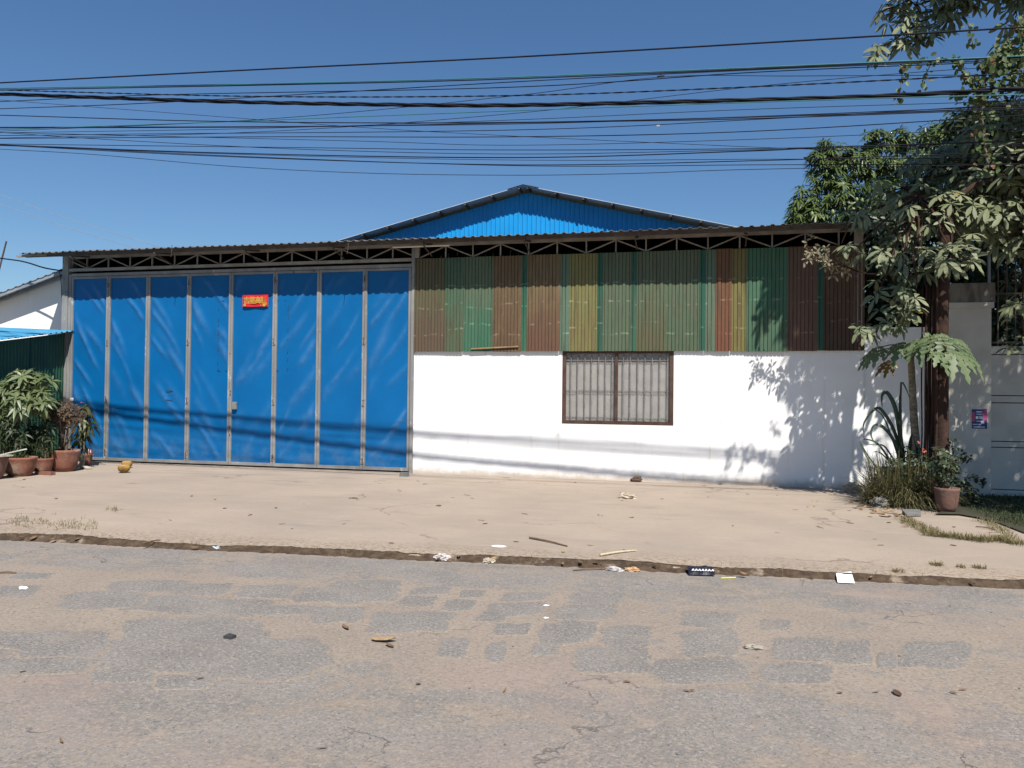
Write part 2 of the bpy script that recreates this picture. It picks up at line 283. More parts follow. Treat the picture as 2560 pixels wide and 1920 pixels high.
# ------------------------------------------------------------------ mesh building
class B:
    def __init__(s): s.V = []; s.F = []; s.A = []; s.n = 0
    def add(s, v, f, a=0.):
        v = np.asarray(v, float).reshape(-1, 3)
        s.F += [tuple(int(i)+s.n for i in q) for q in f]; s.V.append(v)
        s.A.append(np.full(len(v), a) if np.isscalar(a) else np.asarray(a, float)); s.n += len(v); return s
    def box(s, a, b):
        x0, y0, z0 = a; x1, y1, z1 = b
        v = [(x0,y0,z0),(x1,y0,z0),(x1,y1,z0),(x0,y1,z0),(x0,y0,z1),(x1,y0,z1),(x1,y1,z1),(x0,y1,z1)]
        return s.add(v, [(0,3,2,1),(4,5,6,7),(0,1,5,4),(1,2,6,5),(2,3,7,6),(3,0,4,7)])
    def bar(s, p, q, w, d, up=(0, -1, 0)):             # rectangular bar from p to q
        p = np.array(p, float); q = np.array(q, float); t = (q-p)/np.linalg.norm(q-p)
        u = np.array(up, float); u = u-t*(u@t); u /= np.linalg.norm(u); r = np.cross(t, u)
        v = [c+r*w/2*i+u*d/2*j for c in (p, q) for i, j in ((-1,-1),(1,-1),(1,1),(-1,1))]
        return s.add(v, [(3,2,1,0),(4,5,6,7),(0,1,5,4),(1,2,6,5),(2,3,7,6),(3,0,4,7)])
    def tube(s, P, rad, n=6, a=0., caps=True):
        P = np.asarray(P, float); k = len(P); rad = np.broadcast_to(np.asarray(rad, float), (k,))
        T = np.gradient(P, axis=0); T /= np.linalg.norm(T, axis=1)[:, None]+1e-9
        ref = np.array([0, 0, 1.]) if abs(T[0][2]) < .9 else np.array([1., 0, 0])
        V = []
        for i in range(k):
            u = np.cross(ref, T[i]); u /= np.linalg.norm(u)+1e-9; w = np.cross(T[i], u); ref = np.cross(T[i], u) if False else ref
            for j in range(n):
                an = 2*math.pi*j/n; V.append(P[i]+rad[i]*(math.cos(an)*u+math.sin(an)*w))
        F = [(i*n+j, i*n+(j+1) % n, (i+1)*n+(j+1) % n, (i+1)*n+j) for i in range(k-1) for j in range(n)]
        if caps: F += [tuple(range(n))[::-1], tuple((k-1)*n+j for j in range(n))]
        return s.add(V, F, a)
    def lathe(s, c, prof, n=20, wob=0.):
        c = np.array(c, float); V = []; k = len(prof)
        for r, z in prof:
            for j in range(n):
                an = 2*math.pi*j/n; rr = r*(1+wob*mnoise.noise((math.cos(an)*1.5+c[0], math.sin(an)*1.5, z*4)))
                V.append(c+np.array([rr*math.cos(an), rr*math.sin(an), z]))
        F = [(i*n+j, i*n+(j+1) % n, (i+1)*n+(j+1) % n, (i+1)*n+j) for i in range(k-1) for j in range(n)]
        F += [tuple(range(n))[::-1], tuple((k-1)*n+j for j in range(n))]
        return s.add(V, F)
    def blob(s, c, r, amp=.3, freq=2., n=12, m=8, seed=0, flat=None):
        V = []; c = np.array(c, float)
        for i in range(m+1):
            th = math.pi*i/m
            for j in range(n):
                ph = 2*math.pi*j/n; d = Vector((math.sin(th)*math.cos(ph), math.sin(th)*math.sin(ph), math.cos(th)))
                q = 1+amp*mnoise.noise(d*freq+Vector((seed*3.1, seed*1.7, seed)))
                p = c+np.array([d.x*r[0], d.y*r[1], d.z*r[2]])*q
                if flat is not None: p[2] = max(p[2], flat)
                V.append(p)
        return s.add(V, [(i*n+j, (i+1)*n+j, (i+1)*n+(j+1) % n, i*n+(j+1) % n) for i in range(m) for j in range(n)])
    def leaves(s, base, d, up, L, Wd, droop, prof, fold=.18, var=None):
        base = np.asarray(base, float); d = np.asarray(d, float); N = len(base)
        if N == 0: return s
        d = d/(np.linalg.norm(d, axis=1)[:, None]+1e-9); up = np.broadcast_to(np.asarray(up, float), (N, 3))
        sd = np.cross(d, up); sd /= np.linalg.norm(sd, axis=1)[:, None]+1e-9; nm = np.cross(sd, d)
        L = np.broadcast_to(L, (N,))[:, None]; Wd = np.broadcast_to(Wd, (N,))[:, None]; dr = np.broadcast_to(droop, (N,))[:, None]
        K = len(prof); rows = []
        for t, w in prof:
            c = base+d*L*t; c[:, 2:3] -= dr*L*t*t
            h = Wd*w*.5
            rows += [c-sd*h+nm*h*fold, c, c+sd*h+nm*h*fold]
        V = np.stack(rows, 1).reshape(-1, 3); per = 3*K; F = []
        tmpl = [(3*i, 3*i+1, 3*i+4, 3*i+3) for i in range(K-1)]+[(3*i+1, 3*i+2, 3*i+5, 3*i+4) for i in range(K-1)]
        T = np.array(tmpl); F = (T[None]+np.arange(N)[:, None, None]*per).reshape(-1, 4)
        v = np.random.RandomState(N).rand(N) if var is None else np.broadcast_to(var, (N,))
        return s.add(V, F, np.repeat(v, per))
NPR = np.random.RandomState(11)
P_OVAL = [(0, .06), (.3, .55), (.62, 1.), (.86, .72), (1, .06)]
P_LANCE = [(0, .1), (.3, .9), (.6, .85), (1, .04)]
P_ROUND = [(0, .1), (.35, 1.), (.7, .8), (1, .05)]
P_BLADE = [(0, .5), (.2, 1), (.4, 1), (.6, .9), (.8, .65), (1, .04)]
P_PAP = [(0, .10), (.18, .16), (.30, .52), (.38, .26), (.50, .95), (.58, .38), (.70, .80), (.78, .30), (.88, .42), (1, .03)]

WL = {}
def obj(name, b, mat, parent=None, smooth=False, label=None, cat=None, group=None, kind=None):
    V = np.concatenate(b.V); lo = V.min(0); hi = V.max(0); c = np.array([(lo[0]+hi[0])/2, (lo[1]+hi[1])/2, lo[2]])
    me = bpy.data.meshes.new(name); me.from_pydata((V-c).tolist(), [], b.F)
    A = np.concatenate(b.A)
    if A.any():
        at = me.attributes.new('var', 'FLOAT', 'POINT'); at.data.foreach_set('value', A.astype(np.float32))
    if smooth: me.polygons.foreach_set('use_smooth', np.ones(len(me.polygons), bool))
    me.materials.append(mat); me.update()
    return link(name, me, c, parent, label, cat, group, kind)
def link(name, me, c, parent=None, label=None, cat=None, group=None, kind=None):
    o = bpy.data.objects.new(name, me); COL.objects.link(o)
    c = np.array(c, float)
    if parent is not None: o.parent = parent; o.location = (c-WL[parent.name]).tolist()
    else: o.location = c.tolist()
    WL[o.name] = c
    tag(o, label, cat, group, kind); return o
def tag(o, label=None, cat=None, group=None, kind=None):
    for k, v in (('label', label), ('category', cat), ('group', group), ('kind', kind)):
        if v: o[k] = v
def thing(name, loc, label, cat, group=None):
    o = bpy.data.objects.new(name, None); COL.objects.link(o); o.location = tuple(float(v) for v in loc); o.empty_display_size = .2
    WL[o.name] = np.array(loc, float); tag(o, label, cat, group); return o
def catmull(P, n):
    P = np.asarray(P, float); P = np.vstack([2*P[0]-P[1], P, 2*P[-1]-P[-2]]); out = []
    for i in range(1, len(P)-2):
        for t in np.linspace(0, 1, n, endpoint=False):
            a, b, c, d = P[i-1:i+3]
            out.append(.5*((2*b)+(-a+c)*t+(2*a-5*b+4*c-d)*t*t+(-a+3*b-3*c+d)*t**3))
    out.append(P[-2]); return np.array(out)
def tint(base, n):
    return base

# ================================================================== the setting: ground, road, forecourt
ZR = -.05
def yedge(x): return -7.0+.07*(x+1.7)+.05*mnoise.noise((x*.9, 3.3, 0))+.018*mnoise.noise((x*4.5, 1.3, 0))
gb = B(); gb.add([(-400, -400, -.14), (400, -400, -.14), (400, 400, -.14), (-400, 400, -.14)], [(0, 1, 2, 3)])
obj('ground', gb, mEarth, kind='structure')
xs = np.concatenate([np.linspace(-60, -14, 12), np.arange(-13.9, 7, .07), np.linspace(7.1, 60, 12)])
def strip(xs, rows):                                    # rows: functions x -> (y, z)
    b = B(); n = len(xs); V = []
    for f in rows: V += [(x, *f(x)) for x in xs]
    b.add(V, [(i*n+j, i*n+j+1, (i+1)*n+j+1, (i+1)*n+j) for i in range(len(rows)-1) for j in range(n-1)]); return b
obj('road', strip(xs, [lambda x: (-19, ZR), lambda x: (-13, ZR), lambda x: (-9, ZR), lambda x: (yedge(x)+.06, ZR)]), mRoad, kind='structure')
road = bpy.data.objects['road']
def hz(x, y): return .012*mnoise.noise((x*.5, y*.5, 5))
rows = [lambda x: (yedge(x)-.005, ZR-.06), lambda x: (yedge(x), ZR+.012), lambda x: (yedge(x)+.035, ZR+.030), lambda x: (yedge(x)+.10, -.010), lambda x: (yedge(x)+.24, -.001)]
for dy in (.6, 1.1, 1.7, 2.4, 3.2, 4., 5.): rows.append(lambda x, dy=dy: (yedge(x)*(1-dy/5.)+(-1.7)*(dy/5.) if dy < 5 else -1.7, hz(x, dy)))
rows += [lambda x: (-.9, 0.), lambda x: (9., 0.)]
fc = obj('forecourt_pavement', strip(xs, rows), mConc, smooth=True, kind='structure')
def soil_w(x): return .050+.11*mnoise.noise((x*.7, 8.1, 0))+.07*mnoise.noise((x*2.3, 2.1, 0))+.018*mnoise.noise((x*8, 6.1, 0))
xs2 = np.arange(-14, 8, .035)
def sr(t, z, jit):
    def f(x):
        w = max(.012, soil_w(x)); d = (t*w if t > 0 else t)
        gap = max(0., min(1., (.1-mnoise.noise((x*.95, 31.7, 0))-.6*mnoise.noise((x*3.1, 11.7, 0)))*1.6))
        return (yedge(x)+d+jit*mnoise.noise((x*16, t*9, 2)), z+.006*mnoise.noise((x*22, t*7, 1))-.009*gap*(t > .2))
    return f
obj('gutter_soil', strip(xs2, [sr(-.07, ZR-.003, .04), sr(-.03, ZR+.006, .025), sr(.01, ZR+.020, .01), sr(.35, ZR+.036, .01), sr(.75, ZR+.044, .014), sr(1.15, ZR+.049, .02), sr(1.2, -.07, .02)]), mSoil, smooth=True, kind='stuff', label='dark damp soil and grit along the kerb gutter')

# worn asphalt islands with sand between them (each its own piece of the road)
def zo(x0, y0, s): return lambda r: (x0+r[0]*s, x0+r[1]*s, y0+r[2]*s, y0+r[3]*s)
ZA, ZB, ZC = zo(0, 1180, .3617), zo(800, 1180, .3617), zo(1600, 1180, .434)
PATCH = [ZA(r) for r in ((-160,270,785,868),(80,350,698,742),(770,1290,752,832),(1190,1590,768,852),(1655,2060,783,872),(2050,2500,795,905),(395,980,833,945),
    (800,1330,858,962),(1210,1860,878,990),(1770,2210,928,990),(710,1800,1023,1375),(150,730,1105,1280),(-200,330,1112,1225),(-150,620,1290,1400),(640,1080,1350,1462),(1090,1480,1408,1500),(1390,2260,1175,1425))]
PATCH += [ZB(r) for r in ((60,560,745,905),(-60,300,930,1045),(330,905,968,1112),(545,800,860,932),(850,1070,883,962),(1155,1530,903,997),(1265,1580,832,893),(1075,1290,988,1037),(1205,1450,1048,1132),
    (1525,1900,1038,1182),(1645,2060,923,1022),(1725,2110,828,918),(1935,2300,1068,1212),(1745,2300,1213,1392),(830,1020,1150,1290),(1150,1290,1180,1310),(1455,1640,1188,1272),(965,1130,818,872),(620,900,798,848))]
PATCH += [ZC(r) for r in ((215,590,908,1062),(225,555,808,892),(772,970,950,1088),(955,1135,958,1097),(1125,1340,973,1112),(1365,1480,1050,1132),(690,860,850,912),(90,620,1070,1222),(700,1100,1108,1222),(1490,1900,975,1130))]
for k, (x0, x1, y0, y1) in enumerate(PATCH):
    b = B(); n = 40; cx, cy, hx, hy = (x0+x1)/2, (y0+y1)/2, (x1-x0)/2, (y1-y0)/2
    sk = .35*(cx < 1500)
    V = []; A = []
    for sc, dz, e in ((1.13, -.0016, 1.15), (1.0, .0016, .60), (.88, .0026, .16), (.62, .0030, 0.02)):
        for j in range(n):
            a = 2*math.pi*j/n; c, s_ = math.cos(a), math.sin(a)
            r = (abs(c)**5.5+abs(s_)**5.5)**(-1/5.5)*(1+.26*mnoise.noise((c*1.5+k*5, s_*1.5, 1))+.16*mnoise.noise((c*4+k*3, s_*4, 2)))
            q = G(cx+hx*sc*r*(c-sk*s_*.55), cy+hy*sc*r*s_, ZR); V.append((q[0], q[1], ZR+dz+.0004*(k % 7))); A.append(e)
    F = [(i*n+j, (i+1)*n+j, (i+1)*n+(j+1) % n, i*n+(j+1) % n) for i in range(3) for j in range(n)]+[tuple(3*n+j for j in range(n))]
    F = [f[::-1] for f in F[:-1]]+[F[-1]]
    b.add(V, F, A)
    if b.V[0][3*n:, :].size: pass
    o = obj('asphalt_patch', b, mPatch, road, smooth=True)
    o.data.flip_normals() if o.data.polygons[-1].normal.z < 0 else None

# ================================================================== main warehouse front
WH = thing('warehouse', (-5.3, 0, 0), 'long low warehouse with blue folding door and patched sheet metal above white wall', 'warehouse')
XL, XR_ = -13.2, 2.66
b = B(); b.box((-5.30, 0, -.1), (-2.43, .16, 2.45)); b.box((-.445, 0, -.1), (XR_, .16, 2.45)); b.box((-2.43, 0, -.1), (-.445, .16, 1.0)); b.box((-2.43, .001, 2.32), (-.445, .16, 2.45))
# plaster skin as one outline: left, right, below and above the window (butted, faces share edges only)
wall = obj('wall', b, mPlas, WH)
for x0_ in (XL, XR_-.1):
    b = B(); v_ = [(x_, y_, z_) for x_ in (x0_, x0_+.1) for y_, z_ in ((.17, -.1), (3.4, -.1), (3.4, 4.335+.125*4.02-.01), (.17, 4.335+.125*.79-.01))]
    b.add(v_, [(0, 1, 2, 3), (7, 6, 5, 4), (0, 3, 7, 4), (1, 5, 6, 2), (3, 2, 6, 7)]); obj('side_wall', b, mDarkWall, WH)
b = B(); b.box((XL+.1, 3.3, -.1), (XR_-.1, 3.39, 4.90)); obj('back_wall', b, mDarkWall, WH)
# left corner post and door jambs
b = B(); b.box((-13.24, -.07, 0), (-13.10, .06, 4.42)); obj('corner_post', b, mSteel, WH)
b = B(); b.box((-5.345, -.045, 0), (-5.285, .05, 4.44)); obj('door_jamb', b, mSteel, WH)
b = B(); b.box((-13.098, -.045, 0), (-13.035, .04, 3.97)); obj('door_jamb', b, mSteel, WH)
b = B(); b.box((-13.03, -.045, 3.925), (-5.35, .03, 3.985)); obj('door_lintel', b, mSteel, WH)
b = B(); b.box((-13.1, -.05, 4.035), (-5.35, .01, 4.095)); obj('lower_chord', b, mWhiteSteel, WH)
b = B(); b.box((-13.1, -.04, 4.31), (XR_, .02, 4.375)); obj('upper_chord', b, mWhiteSteel, WH)
b = B(); b.box((-5.28, -.02, 4.03), (XR_, .02, 4.065)); obj('lower_chord', b, mWhiteSteel, WH)
b = B(); b.box((XR_-.17, -.05, 2.46), (XR_-.03, -.03, 4.40)); 
obj('corner_post', b, mWhiteSteel, WH)
b = B(); b.box((-5.35+.07, -.05, 4.09), (-5.20, .03, 4.31)); obj('truss_post', b, mWhiteSteel, WH)
x = -12.67; k = 0; pitch = .533
xsT = [-12.67+pitch*i for i in range(29)]
for i, x in enumerate(xsT):
    if x > XR_-.2: break
    if abs(x+5.27) > .12:
        b = B(); b.bar((x, -.012, 4.06), (x, -.012, 4.31), .024, .026); obj('truss_post', b, mWhiteSteel, WH)
    xa = x-pitch
    zz = ((4.30, 4.10) if i % 2 == 0 else (4.10, 4.30))
    if xa > -13.25:
        b = B(); b.bar((xa+.02, -.004, zz[0]), (x-.02, -.004, zz[1]), .022, .022); obj('truss_diagonal', b, mWhiteSteel, WH)
for i, x in enumerate((-4.95, -4.8, -4.62, -4.05, -3.9, -3.55, -3.4)):
    b = B(); b.bar((x, .5, 3.95), (x+.01, .5, 4.22+.03*(i % 3)), .012, .012); obj('inner_rod', b, mWhiteSteel, WH)
# roof sheets
def zroof(y): return 4.335+.125*(y+.62)
x = -13.80; k = 0
prof = []
while x < 2.60:
    x1 = min(x+.99, 2.62); b = B(); top = []
    xx = x
    while xx < x1-.01:
        top += [(xx, 0), (xx+.055, 0), (xx+.075, .021), (xx+.115, .021), (xx+.135, 0)]; xx += .165
    top.append((x1, 0)); n = len(top); off = .002*(k % 2)+.010*mnoise.noise((k*3.7, 0, 0))
    e0 = -.62+.018*mnoise.noise((k*1.9, 4, 0))
    V = [(a, y, zroof(y)+h+off) for y in (e0, 3.5) for a, h in top]+[(a, y, zroof(y)+h+off-.006) for y in (e0, 3.5) for a, h in top]
    F = [(j, j+1, n+j+1, n+j) for j in range(n-1)]+[(2*n+j+1, 2*n+j, 3*n+j, 3*n+j+1) for j in range(n-1)]+[(2*n+j, 2*n+j+1, j+1, j) for j in range(n-1)]
    b.add(V, F); obj('roof_sheet', b, mRoof, WH); x = x1+.0; k += 1
b = B(); b.bar((-13.95, -.52, 4.305), (-13.2, -.52, 4.31), .05, .04, (0, 0, 1)); obj('purlin_end', b, M('pale_timber', (.30, .25, .20), (.2, .16, .12), 8), WH)
b = B(); b.bar((-13.75, -.50, 4.30), (2.6, -.50, 4.30), .05, .05, (0, 0, 1)); obj('eave_purlin', b, mRust, WH)
for x in (-12.6, -10.6, -8.6, -6.75, -4.95, -3.05, -1.1, .75, 2.3):
    b = B(); b.bar((x, -.56, 4.262), (x, .0, 4.34), .03, .035, (1, 0, 0)); b.bar((x, -.50, 4.24), (x, 0, 4.12), .02, .02, (1, 0, 0)); obj('eave_bracket', b, mRust, WH)
for px, py0, py1 in ((430, 612, 642), (870.6, 600, 635)):
    p0, p1 = W(px, py0, -.6), W(px-3, py1, -.6); b = B(); b.tube([p0, (p0+p1)/2+[.01, 0, 0], p1], .006, 5); obj('hanging_wire', b, mRust, WH)
b = B(); p0, p1 = W(982, 618, -.3), W(1124, 613, -.3); b.tube([p0, p1], .018, 8); obj('fluorescent_tube', b, M('tube_glass', (.62, .60, .55), None, 1, .4), WH)

# patched sheet metal above the wall: (left px, right px, top, bottom, stain, amount)
GR, SG, TE, PT, BR, TA, RB, YO, OL = (.095, .185, .115), (.145, .195, .120), (.040, .135, .090), (.155, .235, .165), (.175, .105, .065), (.250, .180, .095), (.240, .098, .058), (.265, .235, .095), (.150, .150, .080)
SHEETS = [(1036,1116,OL,(.165,.118,.080),BR,.55),(1116,1161,GR,(.130,.165,.095),(.15,.10,.06),.45),(1161,1234,SG,(.070,.205,.125),PT,.3),(1234,1306,(.20,.135,.07),BR,TA,.6),(1306,1319,TE,(.05,.20,.11),GR,.4),
 (1319,1402,TA,(.20,.105,.068),BR,.6),(1402,1425,PT,PT,SG,.5),(1425,1494,(.26,.25,.10),YO,(.30,.20,.09),.5),(1494,1508,TE,TE,GR,.2),(1508,1578,SG,(.135,.185,.115),(.17,.14,.09),.4),(1578,1592,TE,(.06,.17,.11),SG,.4),
 (1592,1666,SG,OL,(.19,.14,.09),.45),(1666,1749,SG,(.115,.17,.10),(.20,.17,.11),.5),(1749,1764,TE,TE,GR,.3),(1764,1789,PT,(.15,.22,.15),(.22,.15,.09),.4),(1789,1829,(.23,.12,.06),RB,BR,.4),(1829,1866,(.26,.22,.085),(.25,.225,.08),RB,.3),
 (1866,1967,(.075,.215,.125),GR,SG,.5),(1967,2043,(.20,.125,.085),(.22,.125,.09),BR,.5),(2043,2058,TE,TE,GR,.2),(2058,2160,BR,(.12,.075,.055),(.10,.06,.045),.6)]
PIT = .0627
for k, (a, c, top, bot, ru, am) in enumerate(SHEETS):
    x0, x1 = W(a, 750)[0], W(c, 750)[0]
    if k == 0: x0 = -5.28
    y0 = -.052-.006*(k % 2)-.004*mnoise.noise((k*2.3, 0, 0)); b = B()
    zb = 2.312+.026*mnoise.noise((k*5.1, 1, 0)); zt = 4.075+.01*mnoise.noise((k*3.3, 7, 0))
    pr = [(x0, 0)]; xx = x0+PIT*.4
    while xx < x1-.03:
        pr += [(xx, 0), (xx+.003, .014), (xx+.011, .014), (xx+.014, 0)]; xx += PIT
    pr.append((x1, 0)); n = len(pr); zs = (zb, 2.75, 3.3, zt)
    V = [(u, y0+v+.004*mnoise.noise((u*3, z*2, k)), z+(.004*mnoise.noise((u*9, k, 0)) if z == zb else 0)) for z in zs for u, v in pr]
    b.add(V, [(i*n+j, i*n+j+1, (i+1)*n+j+1, (i+1)*n+j) for i in range(3) for j in range(n-1)])
    obj('metal_sheet', b, sheet_mat(k, *[tuple(v*q_ for v, q_ in zip(c_, (.60, .61, .60))) for c_ in (top, bot, ru)], am), WH)
b = B(); p0, p1 = W(1178, 872, -.075), W(1296, 866, -.075); b.bar(p0, p1, .025, .02); obj('timber_batten', b, M('old_batten', (.30, .20, .10), (.22, .14, .07), 9), WH)

# window
win = thing('window', (-1.44, .02, 1.0), None, None); win.parent = WH; win.location = tuple(WL['window']-WL['warehouse'])
x0, x1, z0, z1 = -2.43, -.445, 1.0, 2.318
for a, c in (((x0, .004, z0), (x0+.065, .08, z1)), ((x1-.065, .004, z0), (x1, .08, z1)), ((x0+.065, .004, z1-.04), (x1-.065, .08, z1)), ((x0+.065, .002, z0), (x1-.065, .08, z0+.065)), ((-1.475, .006, z0+.065), (-1.425, .08, z1-.04))):
    b = B(); b.box(a, c); obj('frame', b, mBrownF, win)
for (u0, u1) in ((x0+.065, -1.475), (-1.425, x1-.065)):
    for i in range(7):
        x = u0+(u1-u0)*(i+.75)/7.1+.006*RND.uniform(-1, 1); b = B(); b.box((x-.007, .018, z0+.065), (x+.007, .030, z1-.04)); obj('bar', b, mBar, win)
    for z in (z0+.12, z0+.60, z1-.165):
        b = B(); b.box((u0, .031, z-.007), (u1, .040, z+.007)); obj('bar', b, mBar, win)
    gm, gnt, gp = new_mat('dusty_window_glass'); gp.inputs['Base Color'].default_value = (.5, .48, .45, 1); gp.inputs['Roughness'].default_value = .12
    tr = nd(gnt, 'ShaderNodeBsdfTransparent'); mx = nd(gnt, 'ShaderNodeMixShader'); mx.inputs[0].default_value = .16
    gnt.links.new(tr.outputs[0], mx.inputs[1]); gnt.links.new(gp.outputs[0], mx.inputs[2]); gnt.links.new(mx.outputs[0], gnt.nodes['Material Output'].inputs[0])
    b = B(); b.box((u0, .050, z0+.065), (u1, .053, z1-.04)); obj('pane', b, gm, win)
    b = B(); n = 90; V = []
    for z in np.linspace(z0+.03, z1-.02, 12):
        for i in range(n):
            u = u0-.02+(u1-u0+.04)*i/(n-1); f = mnoise.noise((u*9, z*.35, 3))*.025+.014*abs(mnoise.noise((u*26, z*.7, 1)))
            V.append((u, .078+f*.5, z))
    b.add(V, [(i*n+j, i*n+j+1, (i+1)*n+j+1, (i+1)*n+j) for i in range(11) for j in range(n-1)]); obj('curtain', b, mCurt, win, smooth=True)

# folding door: eight leaves
XD = [-13.03, -12.105, -11.14, -10.17, -9.20, -8.217, -7.26, -6.295, -5.352]
for k in range(8):
    x0, x1 = XD[k]+.004, XD[k+1]-.004; zb, zt = .045, 3.915
    lf = thing('door_leaf', ((x0+x1)/2, 0, zb), None, None); lf.parent = WH; lf.location = tuple(WL[lf.name]-WL['warehouse'])
    for a, c in (((x0, -.042, zb), (x0+.043, .0, zt)), ((x1-.043, -.042, zb), (x1, .0, zt))):
        b = B(); b.box(a, c); obj('stile', b, mSteel, lf)
    for a, c in (((x0+.043, -.039, zb), (x1-.043, -.002, zb+.06)), ((x0+.043, -.039, zt-.045), (x1-.043, -.002, zt))):
        b = B(); b.box(a, c); obj('rail', b, mSteel, lf)
    nx, nz = 38, 130; u0, u1 = x0+.040, x1-.040; sgn = 1 if k >= 4 else -1
    lr = random.Random(40+k); folds = []
    for j in range(10):
        folds.append((lr.uniform(u0-.1, u1+.1), .35+j*.37+lr.uniform(-.2, .2), lr.uniform(.75, 1.3)*sgn, lr.uniform(.035, .085), lr.uniform(.3, .75), lr.uniform(-.12, .12)-.1*sgn, lr.uniform(.3, 1)))
    V = []; A = []
    for i in range(nz+1):
        z = zb+.055+(zt-zb-.095)*i/nz
        for j in range(nx+1):
            u = u0+(u1-u0)*j/nx; h = 0; cr = 0
            for fx, fz, sl_, wd_, ln, cv, am in folds:
                tx = 1/math.hypot(1, sl_*1.4); tz = sl_*1.4*tx
                s_ = (u-fx)*tx+(z-fz)*tz; d_ = -(u-fx)*tz+(z-fz)*tx+cv*s_*s_
                g_ = math.exp(-(d_/wd_)**2)*math.exp(-(s_/ln)**4)*am; h += g_*.022; cr += g_
            ed = min(1, min(j, nx-j)/4., min(i, nz-i)/4.)
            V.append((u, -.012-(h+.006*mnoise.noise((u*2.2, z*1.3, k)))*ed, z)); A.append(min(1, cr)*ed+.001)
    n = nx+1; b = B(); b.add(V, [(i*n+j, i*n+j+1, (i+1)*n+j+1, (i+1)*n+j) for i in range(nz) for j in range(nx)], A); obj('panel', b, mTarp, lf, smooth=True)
    if k in (0, 2, 4, 6):
        for z in (3.72, 2.52, 1.33, .22):
            b = B(); b.box((x1-.030, -.052, z-.07), (x1+.030, -.0425, z+.07)); obj('hinge_plate', b, M('scuffed_hinge', (.34, .33, .31), (.16, .11, .085), 18, .6), lf)
            b = B(); b.tube([(x1+.004, -.055, z-.055), (x1+.004, -.055, z+.055)], .010, 8); obj('hinge_pin', b, mRust, lf)
    if k == 4:
        b = B(); b.box((x0+.075, -.075, 1.16), (x0+.165, -.030, 1.31)); obj('lock_box', b, M('lock_steel', (.26, .25, .24), (.18, .17, .16), 9, .5), lf)
        for z in (1.43, .78, .62, 1.50): 
            b = B(); b.box((x0+.006, -.046, z), (x0+.026, -.0425, z+.045)); obj('bolt_hole', b, mRust, lf)
    if k in (0,):
        b = B(); b.box((x0+.02, -.046, 1.275), (x0+.105, -.0425, 1.345)); obj('paper_tag', b, mPaper, lf)
    if k in (3, 5):          # stitched repair patch outline next to the stile
        e0 = x1-.043 if k == 3 else x0+.043; e1 = e0-.24 if k == 3 else e0+.24
        for a, c in (((e1, 1.95), (e1, 3.35)), ((e0, 1.95), (e1, 1.95)), ((e0, 3.35), (e1, 3.35))):
            L_ = math.hypot(c[0]-a[0], c[1]-a[1]); q = 0
            while q < L_-.05:
                l_ = RND.uniform(.02, .09); t0, t1 = q/L_, min(1, (q+l_)/L_); q += l_+RND.uniform(.05, .22)
                b = B(); b.bar((a[0]+(c[0]-a[0])*t0, -.030, a[1]+(c[1]-a[1])*t0), (a[0]+(c[0]-a[0])*t1, -.030, a[1]+(c[1]-a[1])*t1), .010, .004); obj('seam_stitch', b, mBlack, lf)
    if k == 2:
        for z in (1.52, 1.33):
            b = B(); b.bar((x0+.45, -.032, z), (x0+.62, -.032, z), .012, .004); obj('seam_stitch', b, mBlack, lf)
b = B(); b.box((-13.03, -.10, -.02), (-5.35, .10, .014)); obj('door_sill', b, M('sill_concrete', (.30, .26, .21), (.20, .17, .14), 6, .9, .4, 30), WH)

# red banner with gold characters
p0, p1 = W(607, 738, -.05), W(670, 766, -.05)
bn = thing('banner', ((p0[0]+p1[0])/2, -.05, p1[2]), 'red paper banner with gold Chinese characters on the blue door', 'banner')
b = B(); n = 13; V = []
xa, xb, za, zc = p0[0], p1[0], p1[2], p0[2]
for z in np.linspace(za, zc, 5):
    for i in range(n):
        u = xa+(xb-xa)*i/(n-1); V.append((u, -.052-.006*math.sin(i*.8)-.004*mnoise.noise((u*5, z*6, 0)), z))
b.add(V, [(i*n+j, i*n+j+1, (i+1)*n+j+1, (i+1)*n+j) for i in range(4) for j in range(n-1)]); obj('sheet', b, mRedB, bn, smooth=True)
def text_obj(name, body, size, loc, mat, parent, sx=1.):
    cu = bpy.data.curves.new(name, 'FONT'); cu.body = body; cu.size = size; cu.align_x = 'CENTER'; cu.align_y = 'CENTER'; cu.extrude = .001; cu.offset = .004*size/.15
    to = bpy.data.objects.new(name, cu); COL.objects.link(to); dg = bpy.context.evaluated_depsgraph_get()
    me = bpy.data.meshes.new_from_object(to.evaluated_get(dg)); bpy.data.objects.remove(to)
    V = np.array([v.co[:] for v in me.vertices]); F = [tuple(p.vertices) for p in me.polygons]
    b = B(); b.add(np.c_[V[:, 0]*sx+loc[0], loc[1]-V[:, 2], V[:, 1]+loc[2]], F); return obj(name, b, mat, parent)
wB, hB = xb-xa, zc-za
for i, ch in enumerate('\u5409\u661f\u9ad8\u7167'):
    text_obj('character', ch, hB*.62, (xa+wB*(.17+.22*i), -.064, za+hB*.50), mGold, bn)
for (u, v, w_, h_) in ((.05, .10, .10, .10), (.80, .06, .12, .14), (.90, .10, .07, .2), (.70, .05, .05, .1)):
    b = B(); b.lathe((xa+wB*(u+w_/2), 0, 0), [(wB*w_/2, 0), (wB*w_/2, .002)], 10)
    v_ = b.V[0]; b.V[0] = np.c_[v_[:, 0], -.063-v_[:, 2], za+hB*(v+h_/2)+v_[:, 1]]; obj('printed_flower', b, mGold, bn)

